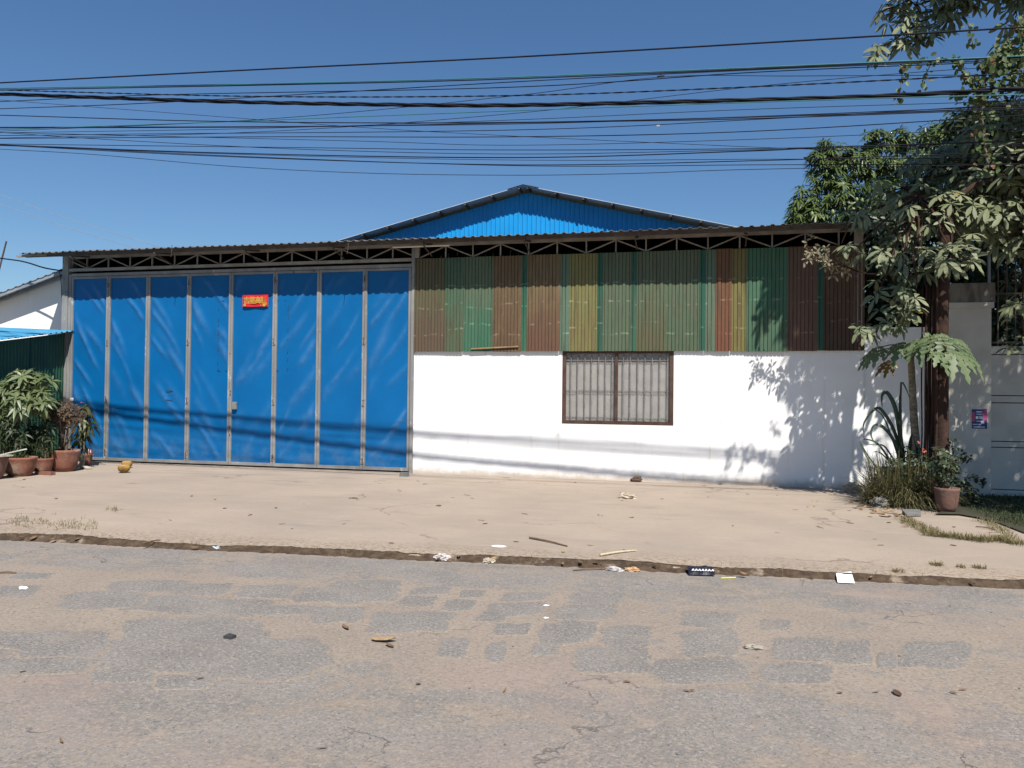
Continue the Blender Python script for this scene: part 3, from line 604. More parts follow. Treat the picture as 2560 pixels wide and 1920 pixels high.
# ================================================================== blue gabled warehouse behind
ap = W(1130*2560/2212, 400*2560/2212, 6.0); rot = R(0); tx = np.array([math.cos(rot), math.sin(rot), 0.]); ty = np.array([-math.sin(rot), math.cos(rot), 0.])
BWH = thing('gabled_warehouse', (ap[0], ap[1], 0), 'bright blue ribbed gable of the warehouse behind the low roof', 'warehouse')
sl_ = .241; half = 6.6
def gp(u, v, z): return np.array([ap[0], ap[1], 0])+tx*u+ty*v+np.array([0, 0, z])
b = B(); pr = []; u = -half; pit = .125
while u < half:
    pr += [(u, 0), (u+.018, -.02), (u+.036, -.02), (u+.054, 0)]; u += pit
n = len(pr)
V = [gp(a, .40+d, 3.0) for a, d in pr]+[gp(a, .40+d, ap[2]-.10-abs(a)*sl_) for a, d in pr]
b.add(V, [(j, j+1, n+j+1, n+j) for j in range(n-1)]); obj('gable_wall', b, mBlueG, BWH)
b = B(); q = [gp(-half, .42, 0), gp(half, .42, 0), gp(half, .42, 3.05), gp(-half, .42, 3.05)]; b.add(q, [(0, 1, 2, 3)]); obj('lower_wall', b, mDarkWall, BWH)
for s_ in (-1, 1):
    b = B(); q = [gp(s_*half, .42, 0), gp(s_*half, 18, 0), gp(s_*half, 18, ap[2]-half*sl_-.08), gp(s_*half, .42, ap[2]-half*sl_-.08)]; b.add(q, [(0, 1, 2, 3)]); obj('side_wall', b, mBlueG, BWH)
    b = B(); e = half+.35; q = []
    for dz in (0, -.012): q += [gp(0, 0, ap[2]+dz), gp(s_*e, 0, ap[2]-e*sl_+dz), gp(s_*e, 18.3, ap[2]-e*sl_+dz), gp(0, 18.3, ap[2]+dz)]
    b.add(q, [(0, 1, 2, 3), (7, 6, 5, 4), (0, 4, 5, 1), (1, 5, 6, 2)]); rf = obj('roof_slope', b, mZincP, BWH)
    for i in range(9):
        d = .12+i*.74
        if d > e: break
        b = B(); z = ap[2]-d*sl_-.045; b.bar(gp(s_*d, .004, z), gp(s_*d, .41, z), .05, .05, (0, 0, 1)); obj('purlin', b, mRust, rf)
b = B(); q = [gp(-.42, -.03, ap[2]-.42*sl_+.014), gp(0, -.03, ap[2]+.016), gp(.42, -.03, ap[2]-.42*sl_+.014)]; q += [v+ty*18.3 for v in q]; b.add(q, [(0, 1, 4, 3), (1, 2, 5, 4)]); obj('ridge_cap', b, mRoof, BWH)

# ================================================================== left: white house, green lean-to
HS = thing('house', (-16, .8, 0), 'white plastered house with sloping grey metal roof beyond the green sheet wall', 'house')
pl, pr_ = W(-60, 668*2560/2212, .8), W(150, 600*2560/2212, .8)
sl2 = (pr_[2]-pl[2])/(pr_[0]-pl[0]); zr = lambda x: pr_[2]+(x-pr_[0])*sl2
b = B(); xa, xb = -19., -13.42
b.add([(xa, .8, 0), (xb, .8, 0), (xb, .8, zr(xb)-.03), (xa, .8, zr(xa)-.03), (xa, 8, 0), (xb, 8, 0), (xb, 8, zr(xb)-.03), (xa, 8, zr(xa)-.03)], [(0, 1, 2, 3), (1, 5, 6, 2), (5, 4, 7, 6), (4, 0, 3, 7)]); obj('wall', b, mPlas, HS)
b = B(); xa -= .3; xb += .05; V = []; pr = []
x = xa
while x < xb: pr += [(x, 0), (x+.10, 0), (x+.13, .02), (x+.17, .02)]; x += .2
n = len(pr); V = [(a, y, zr(a)+h+dz) for y, dz in ((.42, 0), (8.2, 0), (.42, -.012)) for a, h in pr]
b.add(V, [(j, j+1, n+j+1, n+j) for j in range(n-1)]+[(2*n+j, 2*n+j+1, j+1, j) for j in range(n-1)]+[(n+j, n+j+1, 2*n+j+1, 2*n+j) for j in range(n-1)]); obj('roof', b, mZinc, HS)
for y in (.46, .70):
    b = B(); b.bar((xa, y, zr(xa)-.05), (xb, y, zr(xb)-.05), .05, .06, (0, 0, 1)); obj('rafter', b, mZinc, HS)
LT = thing('lean_to_shed', (-13.1, -1.5, 0), 'dark green corrugated lean-to shed with pale blue roof behind the potted plants', 'shed')
pA, pB = np.array([-13.16, -.06, 0.]), np.array([-12.35, -5.2, 0.])
dv = (pB-pA); Ls = np.linalg.norm(dv); dv /= Ls; nv = np.array([dv[1]*-1, dv[0], 0]); nv = nv if nv[0] > 0 else -nv
step = 1.04; i = 0
while i*step < Ls-.02:
    b = B(); t0, t1 = i*step, min(Ls, (i+1)*step); pr = []; t = t0
    while t < t1-.01: pr += [(t, 0), (t+.035, 0), (t+.05, .016), (t+.075, .016)]; t += .09
    pr.append((t1, 0)); n = len(pr)
    ht = lambda t: 2.72-.16*t
    V = [pA+dv*t+nv*d+np.array([0, 0, z]) for z in (0, 1) for t, d in pr]
    V = [v if j < n else np.array([v[0], v[1], ht(pr[j-n][0])]) for j, v in enumerate(V)]
    b.add(V, [(j, j+1, n+j+1, n+j) for j in range(n-1)]); obj('wall_sheet', b, mGreen, LT); i += 1
b = B(); pr = []; t = -.05
while t < Ls+.3: pr += [(t, 0), (t+.06, 0), (t+.08, .022), (t+.12, .022), (t+.14, 0)]; t += .17
n = len(pr); V = []
for off, rise in ((.20, 0), (-1.2, .050), (-2.0, .08)): V += [pA+dv*t+nv*off+np.array([0, 0, 2.76-.16*max(t, 0)+h+rise]) for t, h in pr]
b.add(V, [(i*n+j, i*n+j+1, (i+1)*n+j+1, (i+1)*n+j) for i in range(2) for j in range(n-1)]); obj('roof_sheet', b, mBlueA, LT)
b = B(); q = W(16, 603, 2.); q2 = W(-9, 760, 2.); b.tube([(q2[0]-.2, 2, 3.6), q], [.025, .02], 6); obj('antenna_pole', b, mRust, label='thin slanting metal pole rising behind the white house roof', cat='pole')

# ================================================================== right: boundary wall, pillar, gate
b = B(); b.box((XR_+.005, .02, -.1), (3.72, .18, 2.70)); obj('boundary_wall', b, mPlas, label='short plain white wall piece between warehouse corner and grey pillar', cat='wall')
PL = thing('gate_pillar', (4.15, -.2, 0), 'square grey gate pillar with stained concrete cap behind the tree trunk', 'pillar')
b = B(); b.box((3.72, -.35, -.1), (4.45, .25, 2.96)); obj('shaft', b, mPlasOld, PL)
b = B(); b.box((3.69, -.38, 2.96), (4.48, .28, 3.05)); obj('collar', b, mPlasOld, PL)
b = B(); b.box((3.72, -.36, 3.05), (4.50, .26, 3.36)); obj('cap', b, mCap, PL)
GT = thing('gate', (5.9, -.1, 0), 'grey panelled metal gate with upright bars on top beside the pillar', 'gate')
gx0, gx1 = 4.47, 7.3
for z0, z1, y in ((.10, .755, -.085), (.865, 1.465, -.085), (1.595, 2.235, -.085)):
    b = B(); b.box((gx0+.02, y, z0), (gx1, -.05, z1)); obj('panel', b, mPlasOld, GT)
for z0, z1 in ((.0, .085), (.770, .850), (1.480, 1.580), (2.250, 2.375)):
    b = B(); b.box((gx0+.01, -.09, z0), (gx1+.01, -.045, z1)); obj('rail', b, mPlasOld, GT)
b = B(); b.box((gx0+.03, -.04, .0), (gx1, -.02, 2.36)); obj('backing_sheet', b, mDarkWall, GT)
b = B(); b.box((gx0+.012, -.10, 2.377), (gx0+.05, -.06, 3.95)); obj('stile', b, mZinc, GT)
b = B(); b.box((gx0+.05, -.095, 3.2), (gx1, -.065, 3.23)); obj('bar_rail', b, mRust, GT)
b = B(); b.box((gx0+.05, -.095, 2.42), (gx1, -.065, 2.45)); obj('bar_rail', b, mRust, GT)
x = gx0+.16
while x < gx1:
    b = B(); b.tube([(x, -.08, 2.377), (x, -.08, 3.9)], .011, 6); obj('upright_bar', b, mRust, GT); x += .125
# notice on the pillar
p0, p1 = W(2430, 1023, -.36), W(2468, 1072, -.36)
PO = thing('poster', ((p0[0]+p1[0])/2, -.357, p1[2]), 'small blue and pink printed poster stuck on the grey pillar', 'poster')
b = B(); b.box((p0[0], -.3545, p1[2]), (p1[0], -.3515, p0[2])); obj('sheet', b, mNavy, PO)
wP, hP = p1[0]-p0[0], p0[2]-p1[2]
for (u, v, w_, h_, mt) in ((.0, .35, .22, .5, mPink), (.72, .42, .28, .6, mPink), (.28, .84, .40, .05, mBlueBag), (.30, .72, .38, .05, mBlueBag), (.26, .50, .16, .14, mPaper), (.46, .50, .22, .16, mBlueBag), (.30, .36, .5, .05, mBlueBag), (.05, .20, .55, .04, mBlueBag), (.10, .06, .75, .05, mBlueBag), (.6, .26, .2, .1, mBlueBag)):
    b = B(); b.box((p0[0]+wP*u, -.3568, p1[2]+hP*v), (p0[0]+wP*(u+w_), -.3546, p1[2]+hP*(v+h_))); obj('printed_block', b, mt, PO)

# ================================================================== overhead cables
def cable(pts, r, dy=0., mat=mCable, label=None, group=None, twist=0, strands=3, name='overhead_cable'):
    Y = -3.5+dy
    P = catmull([W(x, y, Y) for x, y in pts], 14)
    a = P[0]+(P[0]-P[3])/np.linalg.norm(P[0]-P[3])*9; c = P[-1]+(P[-1]-P[-4])/np.linalg.norm(P[-1]-P[-4])*9
    P = np.vstack([a, P, c]); b = B()
    if not twist: b.tube(P, r, 6)
    else:
        seg = np.r_[0, np.cumsum(np.linalg.norm(np.diff(P, axis=0), axis=1))]; s = np.arange(0, seg[-1], twist/14)
        Q = np.stack([np.interp(s, seg, P[:, i]) for i in range(3)], 1)
        for k in range(strands):
            an = 2*math.pi*(s/twist+k/strands)
            b.tube(Q+np.c_[np.zeros(len(s)), np.cos(an)*r*1.05, np.sin(an)*r*1.05], r, 6)
    return obj(name, b, mat, smooth=True, label=label, cat='cable', group=group)
GRP = 'overhead cables strung along the street'
cable([(0,207),(640,174),(1280,143),(2026,100),(2560,68)], .011, -.1, label='topmost thick black cable, well above all the others', group=GRP)
cable([(0,221),(640,210),(1280,193),(2206,155),(2560,140)], .008, 0, mTeal, 'teal green cable second from the top', GRP)
cable([(0,225),(640,213),(1280,197),(2206,158),(2560,143)], .008, .03, label='black cable running directly under the upper teal cable', group=GRP)
cable([(0,272),(405,256),(1280,205),(1900,174),(2560,148)], .006, .06, label='black cable rising to meet the teal cable at the right', group=GRP)
cable([(0,254),(405,237),(1280,218),(1900,180),(2560,152)], .006, .1, label='black cable crossing the thick twisted bundle near its left end', group=GRP)
cable([(0,225),(640,241),(1280,239),(1860,218),(2560,183)], .005, -.05, twist=.35, strands=2, label='thin twisted two-strand cable just above the thick bundle', group=GRP)
cable([(0,235),(340,247),(640,256),(1000,262),(1284,263),(1800,252),(2206,240),(2560,221)], .0150, 0, twist=1.55, label='thick black twisted cable bundle sagging across the sky', group=GRP)
cable([(0,324),(520,306),(1280,277),(2030,251),(2560,236)], .006, -.12, mTeal, 'teal cable crossing diagonally under the thick twisted bundle', GRP)
cable([(0,328),(660,298),(1280,240),(1650,193),(2000,190),(2560,187)], .0042, .14, label='thin cable climbing steeply through the bundle to a small splice', group=GRP)
cable([(0,250),(580,294),(925,320),(1280,340),(1600,355),(1945,370),(2560,392)], .0035, .18, label='thin cable falling diagonally from upper left to lower right', group=GRP)
cable([(0,373),(230,386),(580,416),(925,433),(1280,438),(1570,434),(1860,424),(2560,410)], .0042, -.15, label='lowest sagging thin cable just above the blue gable', group=GRP)
LOWER = ([([(0,288),(580,304),(1280,306),(2030,288),(2560,268)], .007), ([(0,320),(750,317),(1280,307),(1860,297),(2560,272)], .0065), ([(0,339),(350,335),(1280,325),(1920,297),(2560,259)], .005),
  ([(0,346),(665,342),(1280,342),(1860,329),(2560,288)], .006), ([(0,360),(750,369),(1280,375),(1975,370),(2560,351)], .005), ([(0,362),(580,383),(1280,394),(1860,378),(2090,367),(2560,353)], .0075),
  ([(0,363),(580,392),(1280,412),(1915,401),(2560,379)], .006), ([(0,361),(560,389),(1280,414),(1915,412),(2560,410)], .005), ([(0,331),(290,350),(750,373),(1280,385),(1860,375),(2560,360)], .0045),
  ([(0,331),(870,352),(1280,363),(1860,349),(2560,320)], .004), ([(0,332),(600,322),(1280,300),(1860,274),(2560,252)], .004), ([(0,318),(700,316),(1280,310),(1860,292),(2560,264)], .0055), ([(0,345),(640,330),(1280,284),(1860,219),(2300,180),(2560,165)], .004),
  ([(0,364),(600,386),(1280,400),(1900,398),(2560,395)], .004)])
ORD = 'first second third fourth fifth sixth seventh eighth ninth tenth eleventh twelfth thirteenth fourteenth'.split()
rank = sorted(range(len(LOWER)), key=lambda i: [y for x, y in LOWER[i][0] if x == 1280][0] if any(x == 1280 for x, y in LOWER[i][0]) else 315)
for i, (p, r) in enumerate(LOWER):
    cable(p, r, -.42+.068*i, label='black cable below the thick twisted bundle, %s from its top at mid picture' % ORD[rank.index(i)], group='thin cables in the lower bundle')
# small splice clamp and paper scrap caught on the cables
p = W(1652, 190, -3.37); b = B(); b.tube([p-[.0, 0, .02], p+[0, 0, .05]], .006, 6); b.tube([p-[.05, 0, 0], p+[.05, 0, 0]], .009, 6); obj('cable_splice', b, mBlack, label='small black splice where two thin cables meet', cat='splice')
p = W(1645, 314, -3.6); b = B(); b.blob(p, (.022, .012, .012), .5, 3, 8, 6); obj('plastic_scrap', b, mPaper, label='tiny white plastic scrap caught on a cable', cat='scrap')
for i, (a, c, lb) in enumerate([((0, 487), (420, 625), 'upper of two faint far cables running down to the roof at left'), ((0, 510), (360, 628), 'lower of two faint far cables running down to the roof at left')]):
    b = B(); p0, p1 = W(*a, 9.), W(*c, 3.6); P = catmull([p0+(p0-p1)*.5, p0, (p0+p1)/2-[0, 0, .05], p1, p1+(p1-p0)*.15-[0, 0, .1]], 8); b.tube(P, .008, 5); obj('overhead_cable', b, mZinc, label=lb, cat='cable')
P = catmull([W(-260, 612, .3), W(0, 646, .2), W(60, 655, .15), W(110, 670, .1), W(156, 678, .0)], 10); b = B(); b.tube(P, .011, 6); b.tube(P+np.array([0, .012, .012]), .009, 6)
P = catmull([W(156, 678, 0.), W(160, 700, -.0), W(163, 760, 0), W(167, 860, 0)], 6)-[.06, .02, 0]; b.tube(P, .008, 5)
obj('service_cable', b, mCable, smooth=True, label='black service cable running from the left to the warehouse corner post', cat='cable')

# ================================================================== vegetation
def unit(v): v = np.asarray(v, float); return v/(np.linalg.norm(v, axis=-1, keepdims=True)+1e-9)
def whorls(b, C, ax, m, L, Wd, spread, droop, prof, fold=.18, var=None, rs=NPR):
    N = len(C); ax = unit(ax); ref = np.where(np.abs(ax[:, 2:3]) < .9, np.array([[0, 0, 1.]]), np.array([[1., 0, 0]]))
    u = unit(np.cross(ref, ax)); v = np.cross(ax, u); ph = rs.rand(N)*6.28; vv = rs.rand(N) if var is None else var
    for k in range(m):
        an = ph+6.283*k/m+rs.normal(0, .16, N); th = R(spread)+rs.normal(0, .2, N)
        rd = u*np.cos(an)[:, None]+v*np.sin(an)[:, None]
        d = ax*np.cos(th)[:, None]+rd*np.sin(th)[:, None]
        up = ax*np.sin(th)[:, None]-rd*np.cos(th)[:, None]
        l = L*(1+rs.normal(0, .16, N)).clip(.55, 1.4)
        keep = rs.rand(N) > .08
        b.leaves(C[keep]+d[keep]*.012, d[keep], up[keep], l[keep], (Wd*(l/L))[keep], (droop*(1+rs.normal(0, .4, N)).clip(.2, 2))[keep], prof, fold, (vv*.75+rs.rand(N)*.25)[keep])
def clump_pts(c, r, n, rs=NPR, lo=.45):
    d = unit(rs.normal(0, 1, (n, 3))); q = (lo+(1-lo)*rs.rand(n)**.6)[:, None]
    return np.array(c)+d*q*np.array(r), d
def limb(b, p, q, r0, r1, n=7, wob=.08, seed=0):
    p = np.array(p, float); q = np.array(q, float); L = np.linalg.norm(q-p); t = np.linspace(0, 1, n)[:, None]
    P = p+(q-p)*t; 
    for i in range(n):
        s = math.sin(math.pi*t[i, 0]); P[i] += np.array([mnoise.noise((seed*3.3, i*.7, 0)), mnoise.noise((seed*5.1, i*.7, 5)), mnoise.noise((seed*7.7, i*.7, 9))])*wob*L*s
        P[i, 2] += .06*L*s
    b.tube(P, np.linspace(r0, r1, n), 7); return P
def hull_twigs(b, hub, C, frac, r=.006, rs=NPR):
    for p in C[rs.rand(len(C)) < frac]:
        mid = (np.array(hub)+p)/2+rs.normal(0, .03, 3)+[0, 0, .03]; b.tube([hub, mid, p], [r*1.6, r*1.2, r*.7], 5)

# --- broadleaf tree with whorled pale leaves beside the pillar
TB = W(2352, 1240, -1.75); TB[2] = 0
TR = thing('whorl_leaf_tree', TB, 'tall tree with pale whorled leaves and reddish trunk in front of the grey pillar', 'tree')
tk = B(); fork = np.array([TB[0]+.10, -1.72, 4.3])
P = catmull([TB-[0, 0, .1], TB+[.005, 0, .5], TB+[.0, 0, 1.6], TB+[.01, .01, 3.0], fork], 5); tk.tube(P, np.interp(P[:, 2], [-.1, .3, 1.2, 4.3], [.125, .108, .098, .085]), 14)
for i, (dx, dy) in enumerate(((-.12, .03), (-.10, -.08), (-.19, .05), (-.15, .10), (-.25, .02), (-.22, .08), (-.29, .10))):   # aerial roots and vines on its left side
    Q = catmull([TB+[dx-.06, dy, 0], TB+[dx+.01*i, dy, .8], TB+[dx*.8, dy, 1.8], TB+[dx*.75, dy, 3.4]], 5); tk.tube(Q, .022-.002*i, 6)
CL = [(2175,530,-.9,.30,22),(2262,470,-1.1,.42,40),(2335,420,-.9,.45,44),(2250,585,-1.3,.40,36),(2330,520,-1.6,.42,40),(2300,660,-1.8,.30,24),(2385,640,-2.1,.26,16),(2425,620,-2.0,.22,13),(2232,725,-1.8,.28,20),(2235,790,-1.9,.22,15),
 (2160,828,-1.8,.13,6),(2285,760,-2.1,.20,10),(2205,640,-1.5,.24,14),(2140,622,-1.3,.17,8),(2405,430,-.9,.5,44),(2470,400,-.7,.5,44),(2420,540,-1.4,.42,36),(2480,520,-.8,.5,40),(2545,600,-1.4,.35,20),(2550,470,-.8,.5,40),(2500,330,-.8,.5,40),(2430,350,-.6,.4,28),(2556,760,-1.2,.25,10),(2560,860,-1.3,.22,8),
 (2205,120,-2.3,.17,8),(2250,85,-2.3,.22,14),(2305,75,-2.25,.24,17),(2360,40,-2.2,.28,20),(2290,15,-2.3,.30,22),(2230,20,-2.35,.22,12),(2400,10,-2.2,.28,18),(2420,-60,-2.3,.45,34),(2300,-60,-2.4,.42,34),(2470,-20,-2.2,.25,12),(2540,30,-2.2,.28,18),(2552,100,-2.3,.22,12),(2540,-70,-2.3,.5,40)]
crown = B(); 
ctr = []
for i, (px, py, y, r, n) in enumerate(CL):
    n = max(5, int(n*.66)); c = W(px, py, y); ctr.append(c); C, d = clump_pts(c, (r*1.05, r*.95, r*.95), n)
    ax = unit(d*.45+np.array([-.05, -.48, .62])+NPR.normal(0, .15, (n, 3)))
    whorls(crown, C, ax, 7, .172, .062, 92, .40, P_OVAL, .10)
    hull_twigs(tk, c, C, .45)
for (c, r, n) in (((4.2, -2.4, 7.9), (1.1, 1.0, .8), 120), ((5.4, -1.8, 7.2), (1.2, 1.1, 1.0), 150), ((6.4, -2.6, 6.3), (1.1, 1.1, 1.0), 130), ((5.4, -3.0, 8.6), (1.2, 1.1, .9), 120), ((6.6, -1.3, 7.9), (1.2, 1.1, .9), 120), ((6.0, -2.0, 5.2), (.8, .9, .9), 45), ((5.3, -.9, 6.0), (.9, .8, .9), 70), ((6.6, -3.4, 5.2), (.8, .8, .8), 40), ((6.6, -4.2, 6.3), (1., 1., .8), 40), ((7.4, -5.0, 6.6), (1.1, 1.1, .9), 120), ((7.2, -4.3, 5.1), (.9, .9, .8), 100), ((8.2, -5.6, 7.0), (1.1, 1.1, .9), 110), ((6.3, -3.6, 7.5), (1., 1., .8), 40), ((8.0, -4.4, 5.8), (1., 1., .9), 100), ((5.6, -3.2, 6.4), (.7, .7, .6), 18), ((6.0, -4.3, 4.9), (.9, .8, .8), 110), ((6.3, -5.0, 5.4), (.9, .9, .8), 130), ((5.8, -3.6, 6.0), (.7, .7, .7), 18), ((4.15, -1.5, 4.15), (.42, .4, .40), 22), ((4.45, -1.7, 4.9), (.45, .4, .45), 26), ((4.0, -1.1, 4.8), (.5, .4, .5), 30), ((4.6, -1.0, 4.2), (.5, .4, .5), 34), ((4.3, -.9, 5.5), (.5, .4, .4), 30), ((3.9, -3.3, 7.9), (.6, .6, .5), 45), ((4.3, -4.0, 8.7), (.7, .7, .6), 60)):
    ctr.append(np.array(c)); C, d = clump_pts(c, r, n); ax = unit(d*.7+np.array([-.05, -.2, .6])+NPR.normal(0, .2, (n, 3)))
    whorls(crown, C, ax, 7, .19, .068, 84, .3, P_OVAL, .12); hull_twigs(tk, c, C, .3, .008)
hubs = [np.array([TB[0]-.25, -1.5, 4.5]), np.array([TB[0]+1.2, -1.3, 4.9]), np.array([TB[0]+1.6, -2.2, 7.6]), np.array([TB[0]+2.6, -2.8, 6.3])]
for i, h in enumerate(hubs): limb(tk, fork if i < 2 else hubs[1], h, .045 if i < 2 else .042, .03, seed=i, wob=.05)
for i, c in enumerate(ctr):
    h = hubs[2] if c[2] > 6 and c[0] < 4.6 else min(hubs[:2] if c[2] < 5.6 and c[0] < 4.8 else hubs, key=lambda q: np.linalg.norm(q-c)); limb(tk, h, c, .022, .008, seed=i+10, wob=.06)
# long bare twig reaching left with withered leaves
tw = catmull([W(2300, 690, -1.5), W(2230, 684, -1.35), W(2160, 682, -1.25), W(2110, 665, -1.2), W(2050, 645, -1.2), W(2022, 625, -1.2)], 6); tk.tube(tw, np.linspace(.020, .007, len(tw)), 6)
for j in (18, 21, 24, 27, 29): 
    for s in (-1, 1):
        e = tw[j]+[-.10+.02*s, .02, .13*s]; tk.tube([tw[j], (tw[j]+e)/2, e], .005, 5)
obj('trunk', tk, mBark, TR, smooth=True)
obj('crown', crown, lAls, TR, smooth=True)
wl = B(); C = []
for j in range(15, 30):
    for _ in range(3): C.append(tw[j]+NPR.normal(0, .065, 3)+[-.02, 0, .01])
C = np.array(C); whorls(wl, C, NPR.normal(0, 1, (len(C), 3))+[-.4, -.3, .2], 4, .085, .034, 75, .2, P_OVAL, .2); obj('withered_leaves', wl, lTwigL, TR, smooth=True)

# --- dark shade tree behind the gate
DT = thing('shade_tree', (6.2, 1.9, 0), 'dark dense tree standing behind the gate and pillar', 'tree')
tk = B(); limb(tk, (6.2, 1.9, -.1), (6.0, 1.9, 3.6), .16, .11, wob=.03); cr = B()
for i, (c, r, n) in enumerate([((4.5, .9, 3.9), (.7, .5, .6), 120), ((5.1, .8, 3.2), (.7, .5, .6), 120), ((4.2, 1.2, 4.9), (.8, .6, .7), 130), ((5.2, 1.0, 4.6), (.8, .6, .8), 140), ((5.2, 1.0, 5.7), (.9, .7, .8), 150), ((6.3, 1.0, 5.2), (.9, .7, .9), 130), ((6.2, .9, 3.8), (.8, .6, .8), 120), ((3.9, 1.3, 3.7), (.6, .5, .5), 90), ((4.4, 1.1, 5.7), (.6, .6, .6), 90), ((5.0, .6, 2.6), (.5, .35, .5), 200), ((5.6, .7, 3.1), (.6, .4, .6), 200), ((4.8, .7, 3.6), (.5, .4, .5), 180), ((4.0, 1.4, 2.95), (.5, .5, .5), 70), ((3.3, 1.2, 3.1), (.5, .4, .5), 260), ((3.2, 1.2, 3.9), (.5, .4, .5), 280), ((3.3, 1.2, 4.6), (.5, .4, .5), 280), ((3.6, 1.0, 3.5), (.5, .4, .6), 280), ((3.9, 1.5, 4.3), (.6, .5, .6), 110), ((4.7, .9, 5.1), (.6, .5, .6), 110), ((3.0, 1.6, 2.8), (.4, .4, .4), 70), ((5.1, .8, 6.3), (.7, .5, .6), 160), ((5.9, .8, 6.5), (.8, .6, .7), 160), ((4.6, .9, 6.3), (.5, .5, .4), 110), ((5.5, .7, 5.2), (.6, .5, .6), 140)]):
    C, d = clump_pts(c, r, n, lo=.2); whorls(cr, C, d+np.array([0, -.3, .5])+NPR.normal(0, .3, (n, 3)), 6, .17, .062, 80, .3, P_OVAL); hull_twigs(tk, c, C, .12, .008); limb(tk, (6.0, 1.9, 3.2), c, .05, .02, seed=i+60)
obj('trunk', tk, mBarkG, DT, smooth=True); obj('crown', cr, lDark, DT, smooth=True)

# --- mango tree behind the roof
mb_ = W(2180, 480, 3.6)
MT = thing('mango_tree', (mb_[0]+.4, 4.0, 0), 'mango tree with drooping narrow green leaves behind the warehouse roof end', 'tree')
tk = B(); limb(tk, (mb_[0]+.4, 4.0, -.1), (mb_[0]+.4, 4.0, 4.4), .2, .13, wob=.03); cr = B()
for i, (px, py, y, r, n) in enumerate([(2010,505,3.2,.34,46),(2060,440,3.2,.36,50),(2095,395,3.3,.34,44),(2045,395,3.2,.20,20),(2150,410,3.3,.42,60),(2190,355,3.4,.30,38),(2255,350,3.4,.26,28),(2225,420,3.3,.42,60),(2110,500,3.0,.5,75),(2200,500,3.0,.5,75),(2300,420,3.4,.45,60),(2330,345,3.6,.32,40),(2360,325,3.6,.26,30),(2385,400,3.6,.5,60),(2290,520,3.0,.5,60),(2150,560,3.0,.5,60),(2040,545,3.0,.32,40),(1992,545,3.1,.22,22),(2060,365,3.2,.14,10)]):
    c = W(px, py, y); C, d = clump_pts(c, (r, r, r*.95), (n := int(n*1.45)), lo=.3); whorls(cr, C, unit(d*.6+np.array([0, -.2, .75])+NPR.normal(0, .15, (n, 3))), 10, .155, .040, 74, .48, P_LANCE, .25)
    hull_twigs(tk, c, C, .2, .007); limb(tk, (mb_[0]+.4, 4.0, 4.2), c, .06, .02, seed=i+90)
obj('trunk', tk, mBarkG, MT, smooth=True); obj('crown', cr, lMango, MT, smooth=True)
for px, py in ((2142, 500), (2155, 501), (2082, 530), (2030, 535)):
    fr = B(); fr.blob(W(px, py, 2.55), (.035, .035, .055), .1, 1, 8, 6); obj('mango_fruit', fr, M('green_mango', (.16, .22, .07), (.22, .26, .10), 8, .45), MT, smooth=True)

# --- papaya
PB = W(2292, 1185, -1.42); PB[2] = 0; PT_ = W(2277, 885, -1.40)
PP = thing('papaya_plant', PB, 'young papaya plant with big lobed leaves on a pale scarred stem', 'papaya plant')
b = B(); P = catmull([PB-[0, 0, .05], PB+[-.01, 0, .7], PB+[-.05, 0, 1.4], PT_], 8); b.tube(P, np.interp(P[:, 2], [0, .8, 2.1], [.075, .060, .045])*(1+.06*np.sin(np.arange(len(P))*2.4)), 12); obj('stem', b, mPapS, PP, smooth=True)
for (px, py, dy, sz, yellow) in ((2200,868,-.1,.25,0),(2226,905,.02,.21,1),(2250,858,-.3,.25,0),(2288,852,-.45,.26,0),(2318,846,-.55,.27,0),(2352,836,-.6,.28,0),(2388,880,-.80,.31,0),(2352,880,-.75,.26,0),(2425,884,-.6,.26,0),(2180,884,.1,.2,0),(2330,832,-.3,.26,0),(2400,850,-.5,.24,0)):
    c = W(px, py, -1.40+dy); b = B(); h = PT_-[0, 0, .04]; mid = (h+c)/2+[0, 0, .10]; Q = catmull([h, mid, c], 6); b.tube(Q, np.linspace(.013, .007, len(Q)), 6)
    out = unit(c-h); out = np.array([out[0], min(out[1], -.25), 0]); out = unit(out); nrm = unit(np.array([out[0]*.5+RND.uniform(-.25, .25), -.55+RND.uniform(-.15, .15), .72]))
    fwd = unit(out-nrm*(out@nrm)); sd = np.cross(nrm, fwd)
    for k in range(7):
        an = R(-126+42*k); d = fwd*math.cos(an)+sd*math.sin(an); l = sz*(1.15 if k == 3 else 1.0 if k in (2, 4) else .82 if k in (1, 5) else .6)
        b.leaves([c], [d+np.array([0, 0, -.12])], [nrm], l, l*.56, .45+.3*RND.random(), P_PAP, .12, .35+.5*RND.random())
    obj('leaf', b, lPap if not yellow else leafmat('yellowing_papaya_leaf', (.16, .10, .025), (.22, .13, .03)), PP, smooth=True)

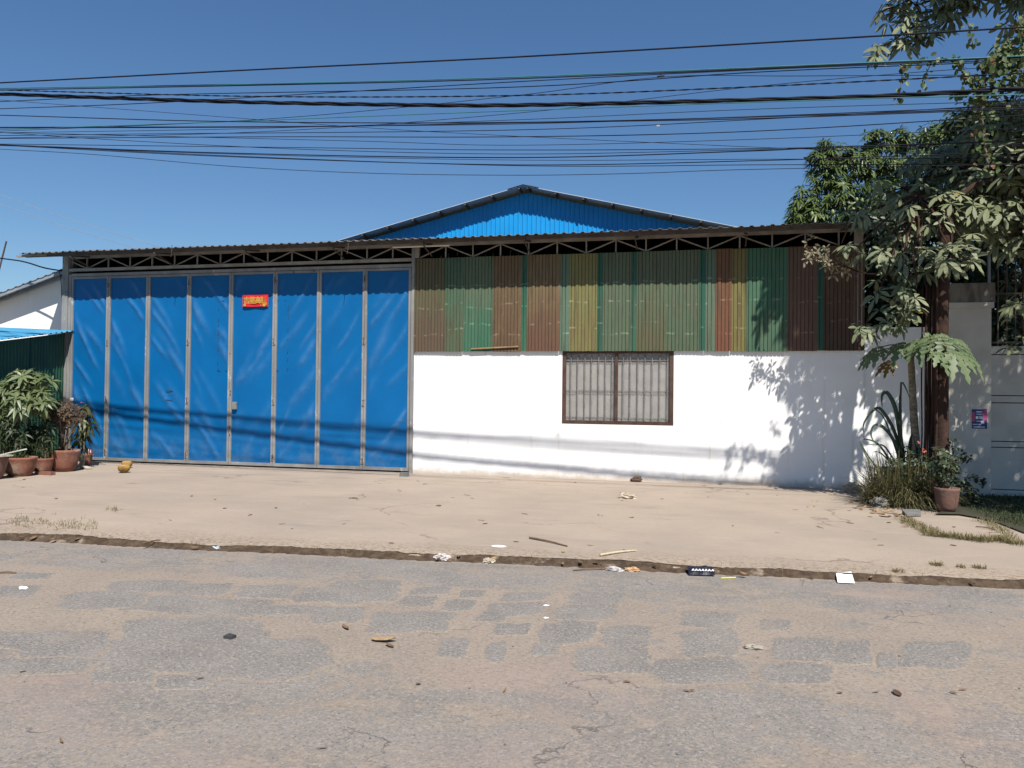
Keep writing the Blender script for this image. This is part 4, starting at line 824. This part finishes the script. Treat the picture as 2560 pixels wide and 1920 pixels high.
# --- reed clump, dry grass, shrubs, pot at the right
def ribbon(b, P, w, side, var):
    P = np.asarray(P, float); n = len(P); side = np.array(side, float); V = []; 
    for i in range(n):
        t = P[min(n-1, i+1)]-P[max(0, i-1)]; s = side-t*(side@t)/(t@t+1e-9); s = s/(np.linalg.norm(s)+1e-9); hw = w*(.55+.45*min(1, i/3.))*(1-(i/(n-1.))**3)/2+.001
        V += [P[i]-s*hw, P[i]+np.cross(s, t)/(np.linalg.norm(t)+1e-9)*hw*.35, P[i]+s*hw]
    F = [(3*i+k, 3*i+k+1, 3*i+k+4, 3*i+k+3) for i in range(n-1) for k in (0, 1)]; b.add(V, F, var)
YR = -1.35
RC = thing('reed_plant', W(2258, 1200, YR)*[1, 1, 0], 'dark long-bladed reed plant arching in front of the white wall corner', 'plant')
for j, (pts, w_) in enumerate([([(2262,1195),(2252,1100),(2238,1020),(2218,982),(2205,990),(2206,1026)],.040),([(2264,1195),(2240,1090),(2212,1035),(2190,1021),(2160,1058),(2160,1095)],.030),([(2262,1195),(2236,1105),(2205,1066),(2184,1066),(2178,1090),(2195,1118)],.028),
   ([(2256,1198),(2252,1100),(2250,1020),(2248,985)],.060),([(2258,1195),(2252,1040),(2252,975),(2255,955),(2268,978),(2275,1000)],.018),([(2268,1196),(2275,1110),(2285,1088),(2292,1130),(2290,1180)],.03),([(2262,1196),(2225,1150),(2195,1110),(2165,1098),(2148,1104)],.018),
   ([(2260,1196),(2215,1120),(2185,1112),(2160,1110)],.014),([(2262,1196),(2205,1135),(2180,1130)],.014),([(2262,1196),(2210,1045),(2165,1020)],.012),([(2268,1190),(2272,1130),(2276,1120),(2282,1160),(2275,1190)],.034),([(2250,1198),(2190,1165),(2148,1104),(2170,1150),(2185,1195)],.012)]):
    b = B(); P = catmull([W(x, y, YR+.06*math.sin(j*2.1)-.03*i) for i, (x, y) in enumerate(pts)], 6); ribbon(b, P, w_*1.75, RT if j != 3 else RT*.8+FW*.6, .2+.6*RND.random()); obj('blade', b, lBlade, RC, smooth=True)
def tuft(b, c, n, L, w, spread, droop, rs=NPR, rad=.1):
    an = rs.rand(n)*6.28; rr = rad*np.sqrt(rs.rand(n)); base = np.array(c)+np.c_[rr*np.cos(an), rr*np.sin(an), np.zeros(n)]
    th = np.abs(rs.normal(0, spread, n)); a2 = an+rs.normal(0, .7, n); d = np.c_[np.sin(th)*np.cos(a2), np.sin(th)*np.sin(a2), np.cos(th)]
    b.leaves(base, d, np.c_[-np.cos(a2)*.6, -np.sin(a2)*.6, np.full(n, .6)]+rs.normal(0, .2, (n, 3)), L*(.5+.6*rs.rand(n)), w, droop*(.4+rs.rand(n)), P_BLADE, .2, rs.rand(n))
cg = G(2238, 1262)
b = B(); tuft(b, cg+[.05, .15, 0], 900, 1.15, .010, .36, .55, rad=.36); tuft(b, cg+[.34, .10, 0], 700, 1.0, .010, .42, .7, rad=.30); tuft(b, cg+[-.18, .05, 0], 260, .6, .010, .7, .5, rad=.25); tuft(b, cg+[.1, -.15, 0], 500, .85, .009, .55, .9, rad=.25)
obj('dry_grass_clump', b, leafmat('mixed_dry_grass', (.070, .078, .032), (.190, .160, .080), .7, .2, .2), label='big clump of dry yellow-brown grass at the foot of the papaya', cat='grass clump')
def shrub(name, base, top, r, n, lm, L, Wd, label, cat='shrub', leafm=5, stems=5, prof=P_ROUND, tm=mTwig, flowers=None, droop=.25, group=None, loc=None):
    t = thing(name, loc if loc is not None else base, label, cat, group); tk = B(); cr = B(); top = np.array(top, float)
    C, d = clump_pts(top, r, n, lo=.15)
    whorls(cr, C, d+np.array([0, -.15, .5])+NPR.normal(0, .3, (n, 3)), leafm, L, Wd, 75, droop, prof)
    for i in range(stems): limb(tk, np.array(base)+NPR.normal(0, .02, 3)*[1, 1, 0], top+NPR.normal(0, .4, 3)*np.array(r), .014, .006, seed=i+n, wob=.12)
    for p in C[NPR.rand(n) < .5]: tk.tube([top*.5+p*.5-[0, 0, .1], p], .004, 4)
    obj('stems', tk, tm, t, smooth=True); obj('foliage', cr, lm, t, smooth=True)
    if flowers:
        fm, pts = flowers
        for p in pts:
            f = B()
            for q in range(1): whorls(f, np.array([p])+NPR.normal(0, .015, (1, 3)), NPR.normal(0, .4, (1, 3))+[0, -.6, .5], 8, .026, .020, 60, .1, P_ROUND)
            obj('flower', f, fm, t, smooth=True)
    return t
ps = G(2300, 1262)
shrub('flowering_shrub', ps, ps+[-.06, .15, .42], (.48, .30, .40), 300, lDark, .060, .032, 'low shrub with orange flowers at the base of the tree', flowers=(mRed, [W(2312, 1127, -1.95), W(2303, 1104, -1.9)]))
pp = G(2367, 1283)
def pot(name, c, rt, h, mat, label, group='clay flower pots', wob=.03, rim=True, soil=True):
    t = thing(name, c, label, 'pot', group); b = B()
    pr = [(rt*.62, 0), (rt*.80, h*.22), (rt*.93, h*.55), (rt*1.0, h*.86), (rt*1.03, h*.9), (rt*1.03, h), (rt*.93, h), (rt*.90, h*.86), (rt*.5, h*.84)]
    b.lathe((0, 0, 0), pr, 24, wob); b.V[0] = b.V[0]+np.array(c); obj('body', b, mat, t, smooth=True)
    if soil:
        b = B(); b.lathe((c[0], c[1], c[2]+h*.845), [(rt*.88, 0), (rt*.7, .012), (rt*.3, .02)], 16); obj('soil', b, mPotSoil, t)
    return t
pot('flower_pot', BK(2367, 1283, .12), .155, .33, mTerraP, 'dull pink clay pot beside the tree trunk at the right')
shrub('potted_shrub', pp+[0, .17, .29], pp+[.02, .2, .62], (.22, .2, .26), 90, lDark, .06, .036, 'dark leafy shrub with pink flowers in the right-hand pot', flowers=(mMag, [W(2336, 1205, -2.15), W(2350, 1218, -2.15), W(2352, 1222, -2.1), W(2372, 1152, -2.0)]), loc=pp+[0, .17, .29])
t = thing('trailing_shrub', G(2392, 1268), 'dark trailing shrub leaning right in front of the grey pillar', 'shrub'); tk = B(); cr = B()
for j, pts in enumerate([[(2385,1262),(2400,1210),(2425,1235),(2462,1268)],[(2385,1262),(2392,1180),(2405,1135),(2425,1148)],[(2385,1262),(2410,1200),(2440,1195),(2455,1205)],[(2385,1262),(2395,1215),(2430,1215),(2440,1255)],[(2385,1265),(2388,1200),(2380,1130),(2383,1100)],[(2385,1262),(2405,1225),(2440,1240),(2452,1275)]]):
    P = catmull([W(x, y, -1.95+.03*i) for i, (x, y) in enumerate(pts)], 7); tk.tube(P, np.linspace(.008, .003, len(P)), 5)
    C = np.repeat(P[5:], 3, 0)+NPR.normal(0, .025, (3*len(P[5:]), 3)); cr.leaves(C, NPR.normal(0, 1, (len(C), 3))+[0, -.4, -.1], [(0, -.3, 1)]*len(C), .06, .045, .2, P_ROUND)
obj('stems', tk, mTwig, t); obj('foliage', cr, lDark, t)
# vine on the cables at upper right
VT = thing('climbing_vine', W(2455, 320, -3.3), 'leafy vine climbing over the cables at the upper right', 'vine'); tk = B(); cr = B()
vp = [[(2470,420),(2458,330),(2453,260),(2455,230),(2470,170),(2500,140)],[(2455,235),(2440,205),(2420,190),(2400,160),(2380,150),(2330,152),(2260,160)],[(2500,140),(2530,110),(2560,70),(2600,30)],[(2500,140),(2540,140),(2600,150)],[(2455,225),(2410,232),(2380,238)],[(2455,225),(2480,222),(2520,215)],[(2420,60),(2428,90),(2434,112)],[(2260,160),(2255,190),(2250,230),(2250,250)],[(2330,152),(2310,200),(2308,225)],[(2520,150),(2540,170),(2555,190)],[(2470,170),(2490,160),(2530,200)]]
for j, pts in enumerate(vp):
    P = catmull([W(x, y, -3.40+.04*math.sin(j+i)) for i, (x, y) in enumerate(pts)], 8); tk.tube(P, .012 if j in (0, 2) else .005, 5)
    k = 6 if j in (0, 2, 3, 9, 10) else 2 if j in (1, 4, 5) else 1
    C = np.repeat(P, k, 0)+NPR.normal(0, .07 if j in (0, 2, 3, 9, 10) else .028, (k*len(P), 3)); cr.leaves(C, NPR.normal(0, .7, (len(C), 3))+[0, -.1, -.8], NPR.normal(0, .5, (len(C), 3))+[0, -1, .4], .045+.04*NPR.rand(len(C)), .055, .1, P_ROUND, .1)
obj('stems', tk, mTwig, VT); obj('leaves', cr, lVine, VT)

# lawn at the right and the dry grass strips
lawn_pts = [G(x, y, .004) for x, y in ((2335,1287),(2400,1288),(2450,1297),(2500,1310),(2560,1334))]+[np.array([8, -3.3, .004]), np.array([8, -.12, .004]), np.array([3.75, -.40, .004]), np.array([3.7, -1.6, .004])]
b = B(); b.add([(p[0], p[1], .016) for p in lawn_pts], [tuple(range(len(lawn_pts)))]); obj('lawn', b, M('lawn_soil', (.030, .032, .016), (.050, .045, .026), 6, .95, .6, 30), kind='structure')
b = B(); N = 9000; q = np.c_[NPR.uniform(3.6, 7.5, N), NPR.uniform(-3.6, -.15, N)]
ln = [(p[0], p[1]) for p in lawn_pts]
def inside(p):
    c = False; j = len(ln)-1
    for i in range(len(ln)):
        if (ln[i][1] > p[1]) != (ln[j][1] > p[1]) and p[0] < (ln[j][0]-ln[i][0])*(p[1]-ln[i][1])/(ln[j][1]-ln[i][1]+1e-12)+ln[i][0]: c = not c
        j = i
    return c
q = np.array([p for p in q if inside(p)]); n = len(q)
b.leaves(np.c_[q, np.full(n, .01)], NPR.normal(0, .45, (n, 3))*[1, 1, 0]+[0, 0, 1], NPR.normal(0, 1, (n, 3))*[1, 1, 0]+[0, 0, .3], .06+.07*NPR.rand(n), .008, .4, [(0, .8), (.5, 1), (1, .05)], .2)
obj('lawn_grass', b, lGreen, kind='stuff', label='short shaded grass beside the gate')
b = B(); P = catmull([G(x, y) for x, y in ((2268,1300),(2300,1322),(2335,1338),(2390,1345),(2450,1352),(2500,1352),(2545,1362))], 14)
for p in P: tuft(b, p+NPR.normal(0, .03, 3)*[1, 1, 0], 26, .11, .006, .7, .5, rad=.09)
P = catmull([G(x, y) for x, y in ((2460,1302),(2495,1325),(2530,1350))], 10)
for p in P: tuft(b, p+NPR.normal(0, .03, 3)*[1, 1, 0], 18, .10, .006, .7, .5, rad=.08)
obj('dry_grass_strip', b, lGrass, kind='stuff', label='dry grass growing in the pavement joint at the right')
for k, (px, py, n, r, lb) in enumerate([(2342,1412,60,.10,'larger dry grass tuft on the forecourt edge at the right'),(2402,1418,30,.07,'smallest dry grass tuft between two others at the right'),(2450,1420,45,.10,'rightmost dry grass tuft near the kerb'),(2245,1428,36,.08,'dry weed at the kerb lip left of the right-hand tufts')]):
    b = B(); tuft(b, G(px, py)-[0, 0, .005], n*2, .07, .005, .8, .5, rad=r*.55); obj('grass_tuft', b, lGrass, label=lb, cat='grass tuft')
b = B()
for k in range(70):
    px = NPR.uniform(20, 235); py = 1309+NPR.normal(0, 8)+.06*(px-120); tuft(b, G(px, py)-[0, 0, .004], 7, .09, .005, 1.1, .4, rad=.06)
for k in range(12): tuft(b, G(NPR.uniform(270, 300), 1276+NPR.normal(0, 2))-[0, 0, .004], 7, .08, .005, 1.1, .4, rad=.05)
obj('dead_grass_patch', b, lGrass, kind='stuff', label='flattened dead grass lying on the forecourt at the left')
b = B()
for k in range(330):
    x = NPR.uniform(-9, 5); tuft(b, (x, yedge(x)+abs(NPR.normal(.05, .10)), -.02), 3, .055, .004, 1.0, .4, rad=.03)
obj('kerb_weeds', b, lGrass, kind='stuff', label='thin dry weeds along the kerb edge')

# ================================================================== left: pots and plants
pot('flower_pot', BK(160, 1180, .19), .26, .40, mTerra, 'largest clay pot, holding the shrub trunk near the door')
pot('flower_pot', BK(50, 1192, .17), .255, .33, mTerra, 'round clay pot left of the broken brick, grass spilling over it')
pot('flower_pot', BK(107, 1184, .16), .17, .27, mTerra, 'shaded clay pot squeezed between the two bigger pots')
pot('flower_pot', BK(-24, 1200, .16), .25, .38, mTerraP, 'clay pot cut off by the left edge of the picture')
pot('flower_pot', BK(214, 1166, .09), .125, .25, mTerra, 'small clay pot closest to the blue door')
p = BK(-12, 1200, .16)+[.0, 0, .385]; b = B(); b.box(p-[.28, .12, 0], p+[.26, .1, .025]); obj('stone_slab', b, mStone, label='pale flat slab lying across the leftmost pot', cat='slab')
q = BK(204, 1168, .0); b = B(); b.bar(q, q+[-.02, .04, .26], .11, .015); obj('board', b, mWood, label='short pale board leaning on the smallest pot', cat='board')
q = BK(221, 1166, .09)+[0, 0, .27]; b = B(); b.blob(q, (.09, .07, .09), .6, 2.5, 12, 8, 3); obj('plastic_bag', b, M('pink_plastic', (.45, .25, .27), (.6, .48, .5), 8, .45, .3, 20, .4), label='crumpled pinkish plastic bag on top of the small pot', cat='bag')
q = G(117, 1187); b = B(); b.box(q+[-.14, -.05, 0], q+[.13, .06, .055]); b.V[0][[0, 4], 0] -= .06; obj('brick', b, mTerra, label='broken red brick lying in front of the pots', cat='brick')
q = G(216, 1172); b = B(); b.blob(q+[0, 0, .02], (.13, .06, .035), .35, 2, 12, 7, 5, flat=0.); obj('rubble_stone', b, mStone, label='flat pale stone in front of the small pot', cat='stone')
for k, (px, py, s, lb) in enumerate([(310, 1181, 1., 'cut coconut shell half, nearer of the two by the door'), (317, 1170, .95, 'cut coconut shell half, behind the other against the door')]):
    c = G(px, py); t = thing('coconut_half', c, lb, 'coconut', 'two cut coconuts on the pavement'); r = .105*s
    b = B(); b.lathe(c, [(r*.45, 0), (r*.85, r*.3), (r*1.0, r*.75), (r*.98, r*1.05), (r*.86, r*1.2)], 18, .08); obj('husk', b, mCoco, t, smooth=True)
    b = B(); b.lathe(c+[0, 0, r*1.19], [(r*.84, 0), (r*.8, .012), (r*.35, .004)], 16); obj('cut_face', b, mCocoT, t)
q = G(1010, 1191); b = B(); b.box(q+[-.075, -.04, 0], q+[.085, .05, .075]); b.V[0][4:, :2] = b.V[0][4:, :2]*.92+q[:2]*.08; obj('grey_block', b, mGrey, label='small dark grey block at the door corner on the forecourt', cat='block')
q = G(1590, 1205); b = B(); b.blob(q+[0, .05, .03], (.10, .06, .05), .5, 2.5, 12, 8, 9, flat=0.); b.blob(q+[.02, .06, .075], (.06, .05, .02), .6, 3, 10, 6, 4); obj('burnt_rag', b, mDryL3, label='dark crumpled rag against the foot of the white wall', cat='rag')

def whorl_tree(name, base, top, clumps, lm, L, Wd, m_, label, prof=P_LANCE, tm=mTwig, droop=.3, trunk_r=.02, spread=74):
    t = thing(name, base, label, 'plant'); tk = B(); cr = B()
    limb(tk, base, top, trunk_r, trunk_r*.6, wob=.04, seed=3)
    for i, (c, r, n) in enumerate(clumps):
        C, d = clump_pts(c, (r, r, r*.85), n, lo=.25); whorls(cr, C, unit(d*.7+np.array([.1, -.4, .6])+NPR.normal(0, .2, (n, 3))), m_, L, Wd, spread, droop, prof, .2); hull_twigs(tk, c, C, .5, .004); limb(tk, top, c, trunk_r*.5, .006, seed=i)
    obj('stem', tk, tm, t, smooth=True); obj('foliage', cr, lm, t, smooth=True); return t
y1 = -2.35
whorl_tree('palmate_leaf_plant', G(40, 1176), W(45, 1050, y1), [(W(60, 955, y1), .24, 26), (W(98, 960, y1+.1), .22, 24), (W(20, 980, y1), .26, 28), (W(60, 1005, y1-.1), .28, 32), (W(98, 1000, y1), .20, 22), (W(5, 1025, y1), .22, 20), (W(-30, 990, y1), .3, 26)], lPot, .185, .055, 8, 'tall potted plant with long pale green fingered leaves at the left', P_LANCE, spread=80)
yb = -1.72
shrub('reddish_shrub', W(158, 1128, yb), W(150, 1034, yb), (.50, .30, .27), 480, lBoug, .045, .024, 'twiggy shrub with brownish red leaves in the largest clay pot', leafm=5, stems=9, flowers=(mMag, [W(206, 1000, yb)]), tm=mBarkG)
t = bpy.data.objects['reddish_shrub']; b = B(); b.tube(catmull([W(155, 1135, yb), W(153, 1105, yb), W(158, 1075, yb), W(157, 1050, yb)], 5), np.linspace(.055, .03, 16), 9); obj('trunk', b, mBarkG, t, smooth=True)
b = B(); b.tube(catmull([W(166, 1135, yb), W(166, 1105, yb), W(170, 1070, yb)], 5), np.linspace(.03, .015, 11), 8); obj('trunk', b, mBarkG, t, smooth=True)
ye = -.95
whorl_tree('droopy_leaf_plant', W(210, 1140, ye), W(211, 1060, ye), [(W(212, 1022, ye), .09, 5), (W(203, 1050, ye), .12, 7), (W(200, 1075, ye), .10, 6), (W(226, 1065, ye), .07, 4), (W(205, 1095, ye), .10, 5)], leafmat('droopy_leaf', (.022, .034, .014), (.085, .088, .034)), .20, .055, 7, 'small plant with drooping leaves in the pot closest to the door', P_LANCE, droop=.9)
for k, (px, py, y, r, n, lb) in enumerate([(20, 1085, -2.5, .36, 130, 'dark shaded shrub under the fingered leaves at the far left'), (105, 1090, -2.1, .30, 100, 'dark thin-leaved plant between the two larger plants'), (65, 1100, -2.0, .34, 110, 'dark shrub against the green sheet wall')]):
    q = W(px, 1168, y); q[2] = .02; shrub('dark_shrub', q, W(px, py, y), (r, r*.7, r*1.15), n, lDark, .11, .032, lb, leafm=5, stems=6, prof=P_LANCE, droop=.4)
b = B(); tuft(b, BK(45, 1190, .17)+[0, 0, .30], 160, .24, .010, .8, .9, rad=.16); tuft(b, BK(28, 1190, .17)+[0, 0, .30], 120, .28, .010, .7, .8, rad=.16); obj('potted_grass', b, lGreen, label='grass spilling over the rim of the round pot', cat='grass clump')
b = B(); b.tube([W(-40, 1147, -2.75), W(66, 1123, -2.75)], .014, 7); obj('pale_cane', b, M('pale_cane', (.52, .52, .42), (.42, .42, .32), 9), label='pale straight cane lying across the pots at the left', cat='cane')

# ================================================================== litter
def curl_leaf(L, w, c1, c2, seed):
    b = B(); n = 7; V = []
    for i in range(n):
        t = i/(n-1.); h = w*math.sin(math.pi*min(.97, t*.93+.05))**.7; z = .012+c1*L*(t-.5)**2*2+.006*mnoise.noise((seed, t*4, 0))
        for s in (-1, 0, 1): V.append((L*(t-.5), s*h*.5*(1+.2*mnoise.noise((seed, t*5, s))), z+abs(s)*c2*w))
    b.add(V, [(3*i+k, 3*i+3+k, 3*i+4+k, 3*i+1+k) for i in range(n-1) for k in (0, 1)]); return b
LEAF = []
for k, (L, w, c1, c2, mt) in enumerate(((.11, .045, .10, .15, mDryL), (.09, .04, .06, .35, mDryL), (.13, .03, .14, .2, mDryL), (.08, .045, .10, .2, mDryL3), (.12, .05, .2, .25, mDryL2))):
    b = curl_leaf(L, w, c1, c2, k); V = np.concatenate(b.V); V[:, 2] -= V[:, 2].min(); me = bpy.data.meshes.new('dry_leaf'); me.from_pydata(V.tolist(), [], b.F); me.materials.append(mt); LEAF.append(me)
def litter_leaf(px, py, s=1., k=None, z=0., label=None, group='dry leaves scattered on the forecourt'):
    p = G(px, py, z); me = LEAF[RND.randrange(5) if k is None else k]
    o = link('dry_leaf', me, (p[0], p[1], z+.002), None, label or 'small dry fallen leaf lying on the dusty forecourt', 'leaf', group)
    o.rotation_euler = (RND.uniform(-.15, .15), RND.uniform(-.15, .15), RND.uniform(0, 6.28)); o.scale = (s, s, s*.5)
for px, py in ((538,1248),(562,1271),(885,1247),(996,1225),(1045,1203),(1062,1210),(1000,1228),(1132,1244),(1168,1238),(1180,1246),(1097,1266),(1203,1301),(1310,1285),(1317,1286),(1496,1288),(1505,1290),(1578,1295),(1213,1309),(1438,1207),(1555,1252),(705,1310),(730,1322),(860,1310),(978,1358),(1715,1233),(1655,1248),(1943,1239),(1958,1244),(1990,1275),(2020,1268),(2035,1267),(2123,1277),(1832,1315),(2050,1319),(1943,1332),(2187,1348),(2202,1363),(2383,1364),(1770,1243),(1870,1236),(2037,1254),(2125,1308),(2256,1308),(2222,1307),(2385,1318),(2130,1240),(60,1199),(140,1247),(625,1288),(480,1240),(430,1302),(900,1240),(1290,1355),(1480,1365),(1408,1380),(1560,1375),(2475,1332),(2260,1318),(400,1310),(690,1270),(760,1260)):
    litter_leaf(px, py, RND.uniform(.45, .95))
LL = 'dried brown leaf in the litter heap by the grass clump'
for k in range(46):
    u = NPR.rand(); px, py = 2125+u*150+NPR.normal(0, 8), 1262+u*34+NPR.normal(0, 7); litter_leaf(px, py, RND.uniform(.7, 1.3), RND.choice((0, 1, 1, 4, 2)), 0, LL, 'leaf litter heap at the right')
for k in range(30):
    x = NPR.uniform(-8.5, 4.5); p = np.array([x, yedge(x)+NPR.normal(-.01, .05), ZR+.03]); me = LEAF[RND.choice((1, 1, 4, 0))]
    o = link('dry_leaf', me, p, None, 'dry leaf scrap lying in the kerb gutter', 'leaf', 'leaf scraps in the gutter'); o.rotation_euler = (RND.uniform(-.3, .3), RND.uniform(-.3, .3), RND.uniform(0, 6.28)); s = RND.uniform(.4, .95); o.scale = (s, s, s)
litter_leaf(960, 1601, 1.35, 4, ZR+.008, 'largest dark brown curled leaf on the road', 'leaves on the road')
litter_leaf(975, 1614, .7, 0, ZR+.008, 'small brown leaf just below the largest road leaf', 'leaves on the road')
litter_leaf(864, 1568, .95, 2, ZR+.008, 'curled brown leaf left of the largest road leaf', 'leaves on the road')
for k, (px, py) in enumerate(((2243, 1734), (2190, 1730), (1718, 1727), (1730, 1726), (2408, 1724), (2385, 1732), (57, 1680), (153, 1853), (501, 1696), (1046, 1710), (1262, 1726), (1568, 1704), (2100, 1732), (805, 1870))):
    litter_leaf(px, py, .38+.5*(k == 0), (3, 2, 0)[k % 3], ZR+.006, 'small dark dead leaf flat on the road', 'dark leaves on the road')
def bag(px, py, w, d, h, mat, label, z=0., seed=1, name='plastic_bag', cat='plastic bag', amp=.7):
    w, d, h = w*.85, d*.85, h*.8; c = G(px, py, z); b = B(); b.blob(c+[0, d*.3, h*.35], (w/2, d/2, h*.6), amp, 2.6, 18, 12, seed, flat=z+.001); return obj(name, b, mat, label=label, cat=cat)
bag(1102, 1402, .17, .10, .08, mBag, 'crumpled whitish plastic bag in the gutter, left of the beige one', ZR, 2)
bag(1220, 1409, .14, .08, .06, mBagB, 'crumpled beige plastic bag in the gutter', ZR, 3)
bag(1534, 1428, .17, .07, .05, mBag, 'flattened white plastic wrapper in the gutter below the short sticks', ZR, 4)
bag(1580, 1429, .15, .06, .045, M('orange_tan_card', (.50, .32, .18), (.42, .26, .14), 8), 'tan torn card piece at the gutter', ZR, 5, 'card_piece', 'card')
bag(541, 1375, .11, .06, .05, mBlueBag, 'pale blue plastic cup lid lying at the kerb, left half', ZR, 6)
bag(522, 1371, .08, .05, .03, mStone, 'small pale pebble beside the pale blue plastic', ZR, 7, 'pebble', 'pebble', .3)
bag(1565, 1247, .30, .14, .11, mBagB, 'large crumpled beige bag on the forecourt below the window', 0, 8)
bag(1465, 1408, .12, .06, .03, mBag, 'flat grey wrapper scrap in the gutter', ZR, 10)
bag(1365, 1546, .045, .03, .008, mPaper, 'white torn paper flake on the road centre', ZR+.004, 11, 'paper_scrap', 'paper', .5)
bag(1365, 1515, .05, .035, .008, mPaper, 'white paper flake on the road above another flake', ZR+.004, 12, 'paper_scrap', 'paper', .5)
bag(55, 1474, .085, .04, .03, mPaper, 'small white crumpled tissue on the road at far left', ZR, 13, 'tissue', 'tissue')
bag(1885, 1625, .13, .06, .035, mStone, 'pale crushed wrapper on the road at the right', ZR, 14, 'wrapper', 'wrapper')
bag(2200, 1268, .26, .18, .16, M('clear_dirty_plastic', (.13, .125, .115), (.20, .19, .175), 7, .75, .4, 18, .2), 'dirty clear plastic bag at the foot of the dry grass', 0, 15)
bag(2132, 1233, .36, .16, .20, M('old_white_sack', (.26, .25, .24), (.20, .19, .18), 4, .9, .3, 20), 'grey white sack slumped against the shaded wall base', 0, 16, 'sack', 'sack', .45)
c = G(1247, 1367); b = B(); b.lathe((0, 0, 0), [(.055, 0), (.060, .006), (.050, .010)], 16); b.V[0] = b.V[0]*[1.3, .8, 1]+c; obj('bottle_lid', b, mPaper, label='flat oval white lid lying near the kerb', cat='lid')
b = B(); p = [G(2090, 1446, ZR), G(2128, 1443, ZR), G(2137, 1461, ZR), G(2094, 1459, ZR)]; hz_ = [.045, .05, .012, .012]
V = [q+[0, 0, h] for q, h in zip(p, hz_)]; V += [v-[0, 0, .003] for v in V]; b.add(V, [(3, 2, 1, 0), (4, 5, 6, 7), (0, 1, 5, 4), (1, 2, 6, 5), (2, 3, 7, 6), (3, 0, 4, 7)]); obj('paper_sheet', b, mPaper, label='bright white paper square tipped against the kerb at the right', cat='paper')
t = thing('snack_packet', G(1755, 1442, ZR), 'black snack packet with white lettering in the gutter', 'packet'); b = B(); c = G(1755, 1441, ZR); n = 11; V = []
ex = G(1787, 1441, ZR)-G(1722, 1439, ZR); Lp = np.linalg.norm(ex); ex /= Lp; ey = np.array([-ex[1], ex[0], 0])
for j in range(6):
    for i in range(n): V.append(c+ex*Lp*(i/(n-1.)-.5)+ey*.13*j/5.+[0, 0, .012+.05*math.sin(math.pi*j/5.)*(.6+.4*math.sin(i*1.1))*math.sin(math.pi*(i+.3)/(n-.4))+.05*j/5.])
b.add(V, [(i*n+j, i*n+j+1, (i+1)*n+j+1, (i+1)*n+j) for i in range(5) for j in range(n-1)]); obj('wrapper', b, M('packet_foil', (.010, .010, .018), (.022, .022, .032), 12, .5, spec=.3), t)
for i in range(7):
    u = -.38+.125*i; b = B(); q = c+ex*Lp*u+ey*.012+[0, 0, .045]; b.bar(q, q+ex*.010+[0, .008, .014], .006, .003); b.bar(q+ex*.010+[0, .008, .014], q+ex*.020, .008, .003); obj('letter', b, mPaper, t)
b = B(); b.tube([G(1802, 1447, ZR)+[0, 0, .006], G(1839, 1446, ZR)+[0, 0, .006]], .005, 6); obj('drinking_straw', b, mYel, label='thin yellow drinking straw beside the snack packet', cat='straw')
for a, c, r, lb in (((1324, 1347), (1418, 1368), .012, 'dark brown stick lying on the forecourt near the kerb'), ((1500, 1391), (1590, 1379), .011, 'pale split stick on the forecourt, right of the darker one')):
    p, q = G(*a), G(*c); b = B(); P = catmull([p+[0, 0, .014], (p+q)/2+[0, .01, .018], q+[0, 0, .012]], 5); b.tube(P, np.linspace(r, r*.6, len(P)), 7); obj('stick', b, mStick if r > .0115 else mWood, label=lb, cat='stick')
for a, c, lb in (((1433, 1428), (1512, 1424), 'flat grey brown stick lying in the gutter'), ((0, 1434), (40, 1434), 'thin twig on the road at the far left edge'), ((357, 1361), (400, 1352), 'bent twig at the kerb on the left'), ((872, 1247), (895, 1247), 'short brown twig on the forecourt below the door'), ((1090, 1266), (1103, 1265), 'tiny twig on the forecourt below the white wall'), ((2440, 1318), (2490, 1326), 'thin twig on the paving by the dry grass strip')):
    z = ZR if a[1] > 1400 and a[0] < 1600 else 0; p, q = G(*a, z), G(*c, z); b = B(); b.tube(catmull([p+[0, 0, .010], (p+q)/2+[0, 0, .016], q+[0, 0, .008]], 4), .007, 6); obj('stick', b, mStick, label=lb, cat='stick')
b = B(); p = [G(x, y, ZR) for x, y in ((558, 1598), (573, 1591), (591, 1596), (577, 1601))]; V = [q+[0, 0, .022] for q in p]+[q+[0, 0, .002] for q in p]; b.add(V, [(0, 3, 2, 1), (4, 5, 6, 7), (0, 1, 5, 4), (1, 2, 6, 5), (2, 3, 7, 6), (3, 0, 4, 7)]); obj('rubber_scrap', b, mBlack, label='flat black rubber scrap on the road left of centre', cat='rubber scrap')
b = B(); p = [G(x, y) for x, y in ((2255, 1283), (2300, 1280), (2303, 1291), (2268, 1292))]; V = [q+[0, 0, .05-.01*i] for i, q in enumerate(p)]+[q+[0, 0, .006] for q in p]; b.add(V, [(0, 3, 2, 1), (4, 5, 6, 7), (0, 1, 5, 4), (1, 2, 6, 5), (2, 3, 7, 6), (3, 0, 4, 7)]); obj('broken_tile', b, mGrey, label='grey broken tile lying beside the leaf litter', cat='tile')
pebs = []
for k in range(45):
    px, py = NPR.uniform(0, 2560), NPR.uniform(1480, 1900); c = G(px, py, ZR); r = NPR.uniform(.003, .008); b = B() if k == 0 else b
    b.blob(c+[0, 0, r*.6], (r, r*.8, r*.7), .3, 2, 6, 4, k)
obj('road_grit', b, mGrey, kind='stuff', label='small loose stones scattered on the road')
bpy.context.view_layer.update()
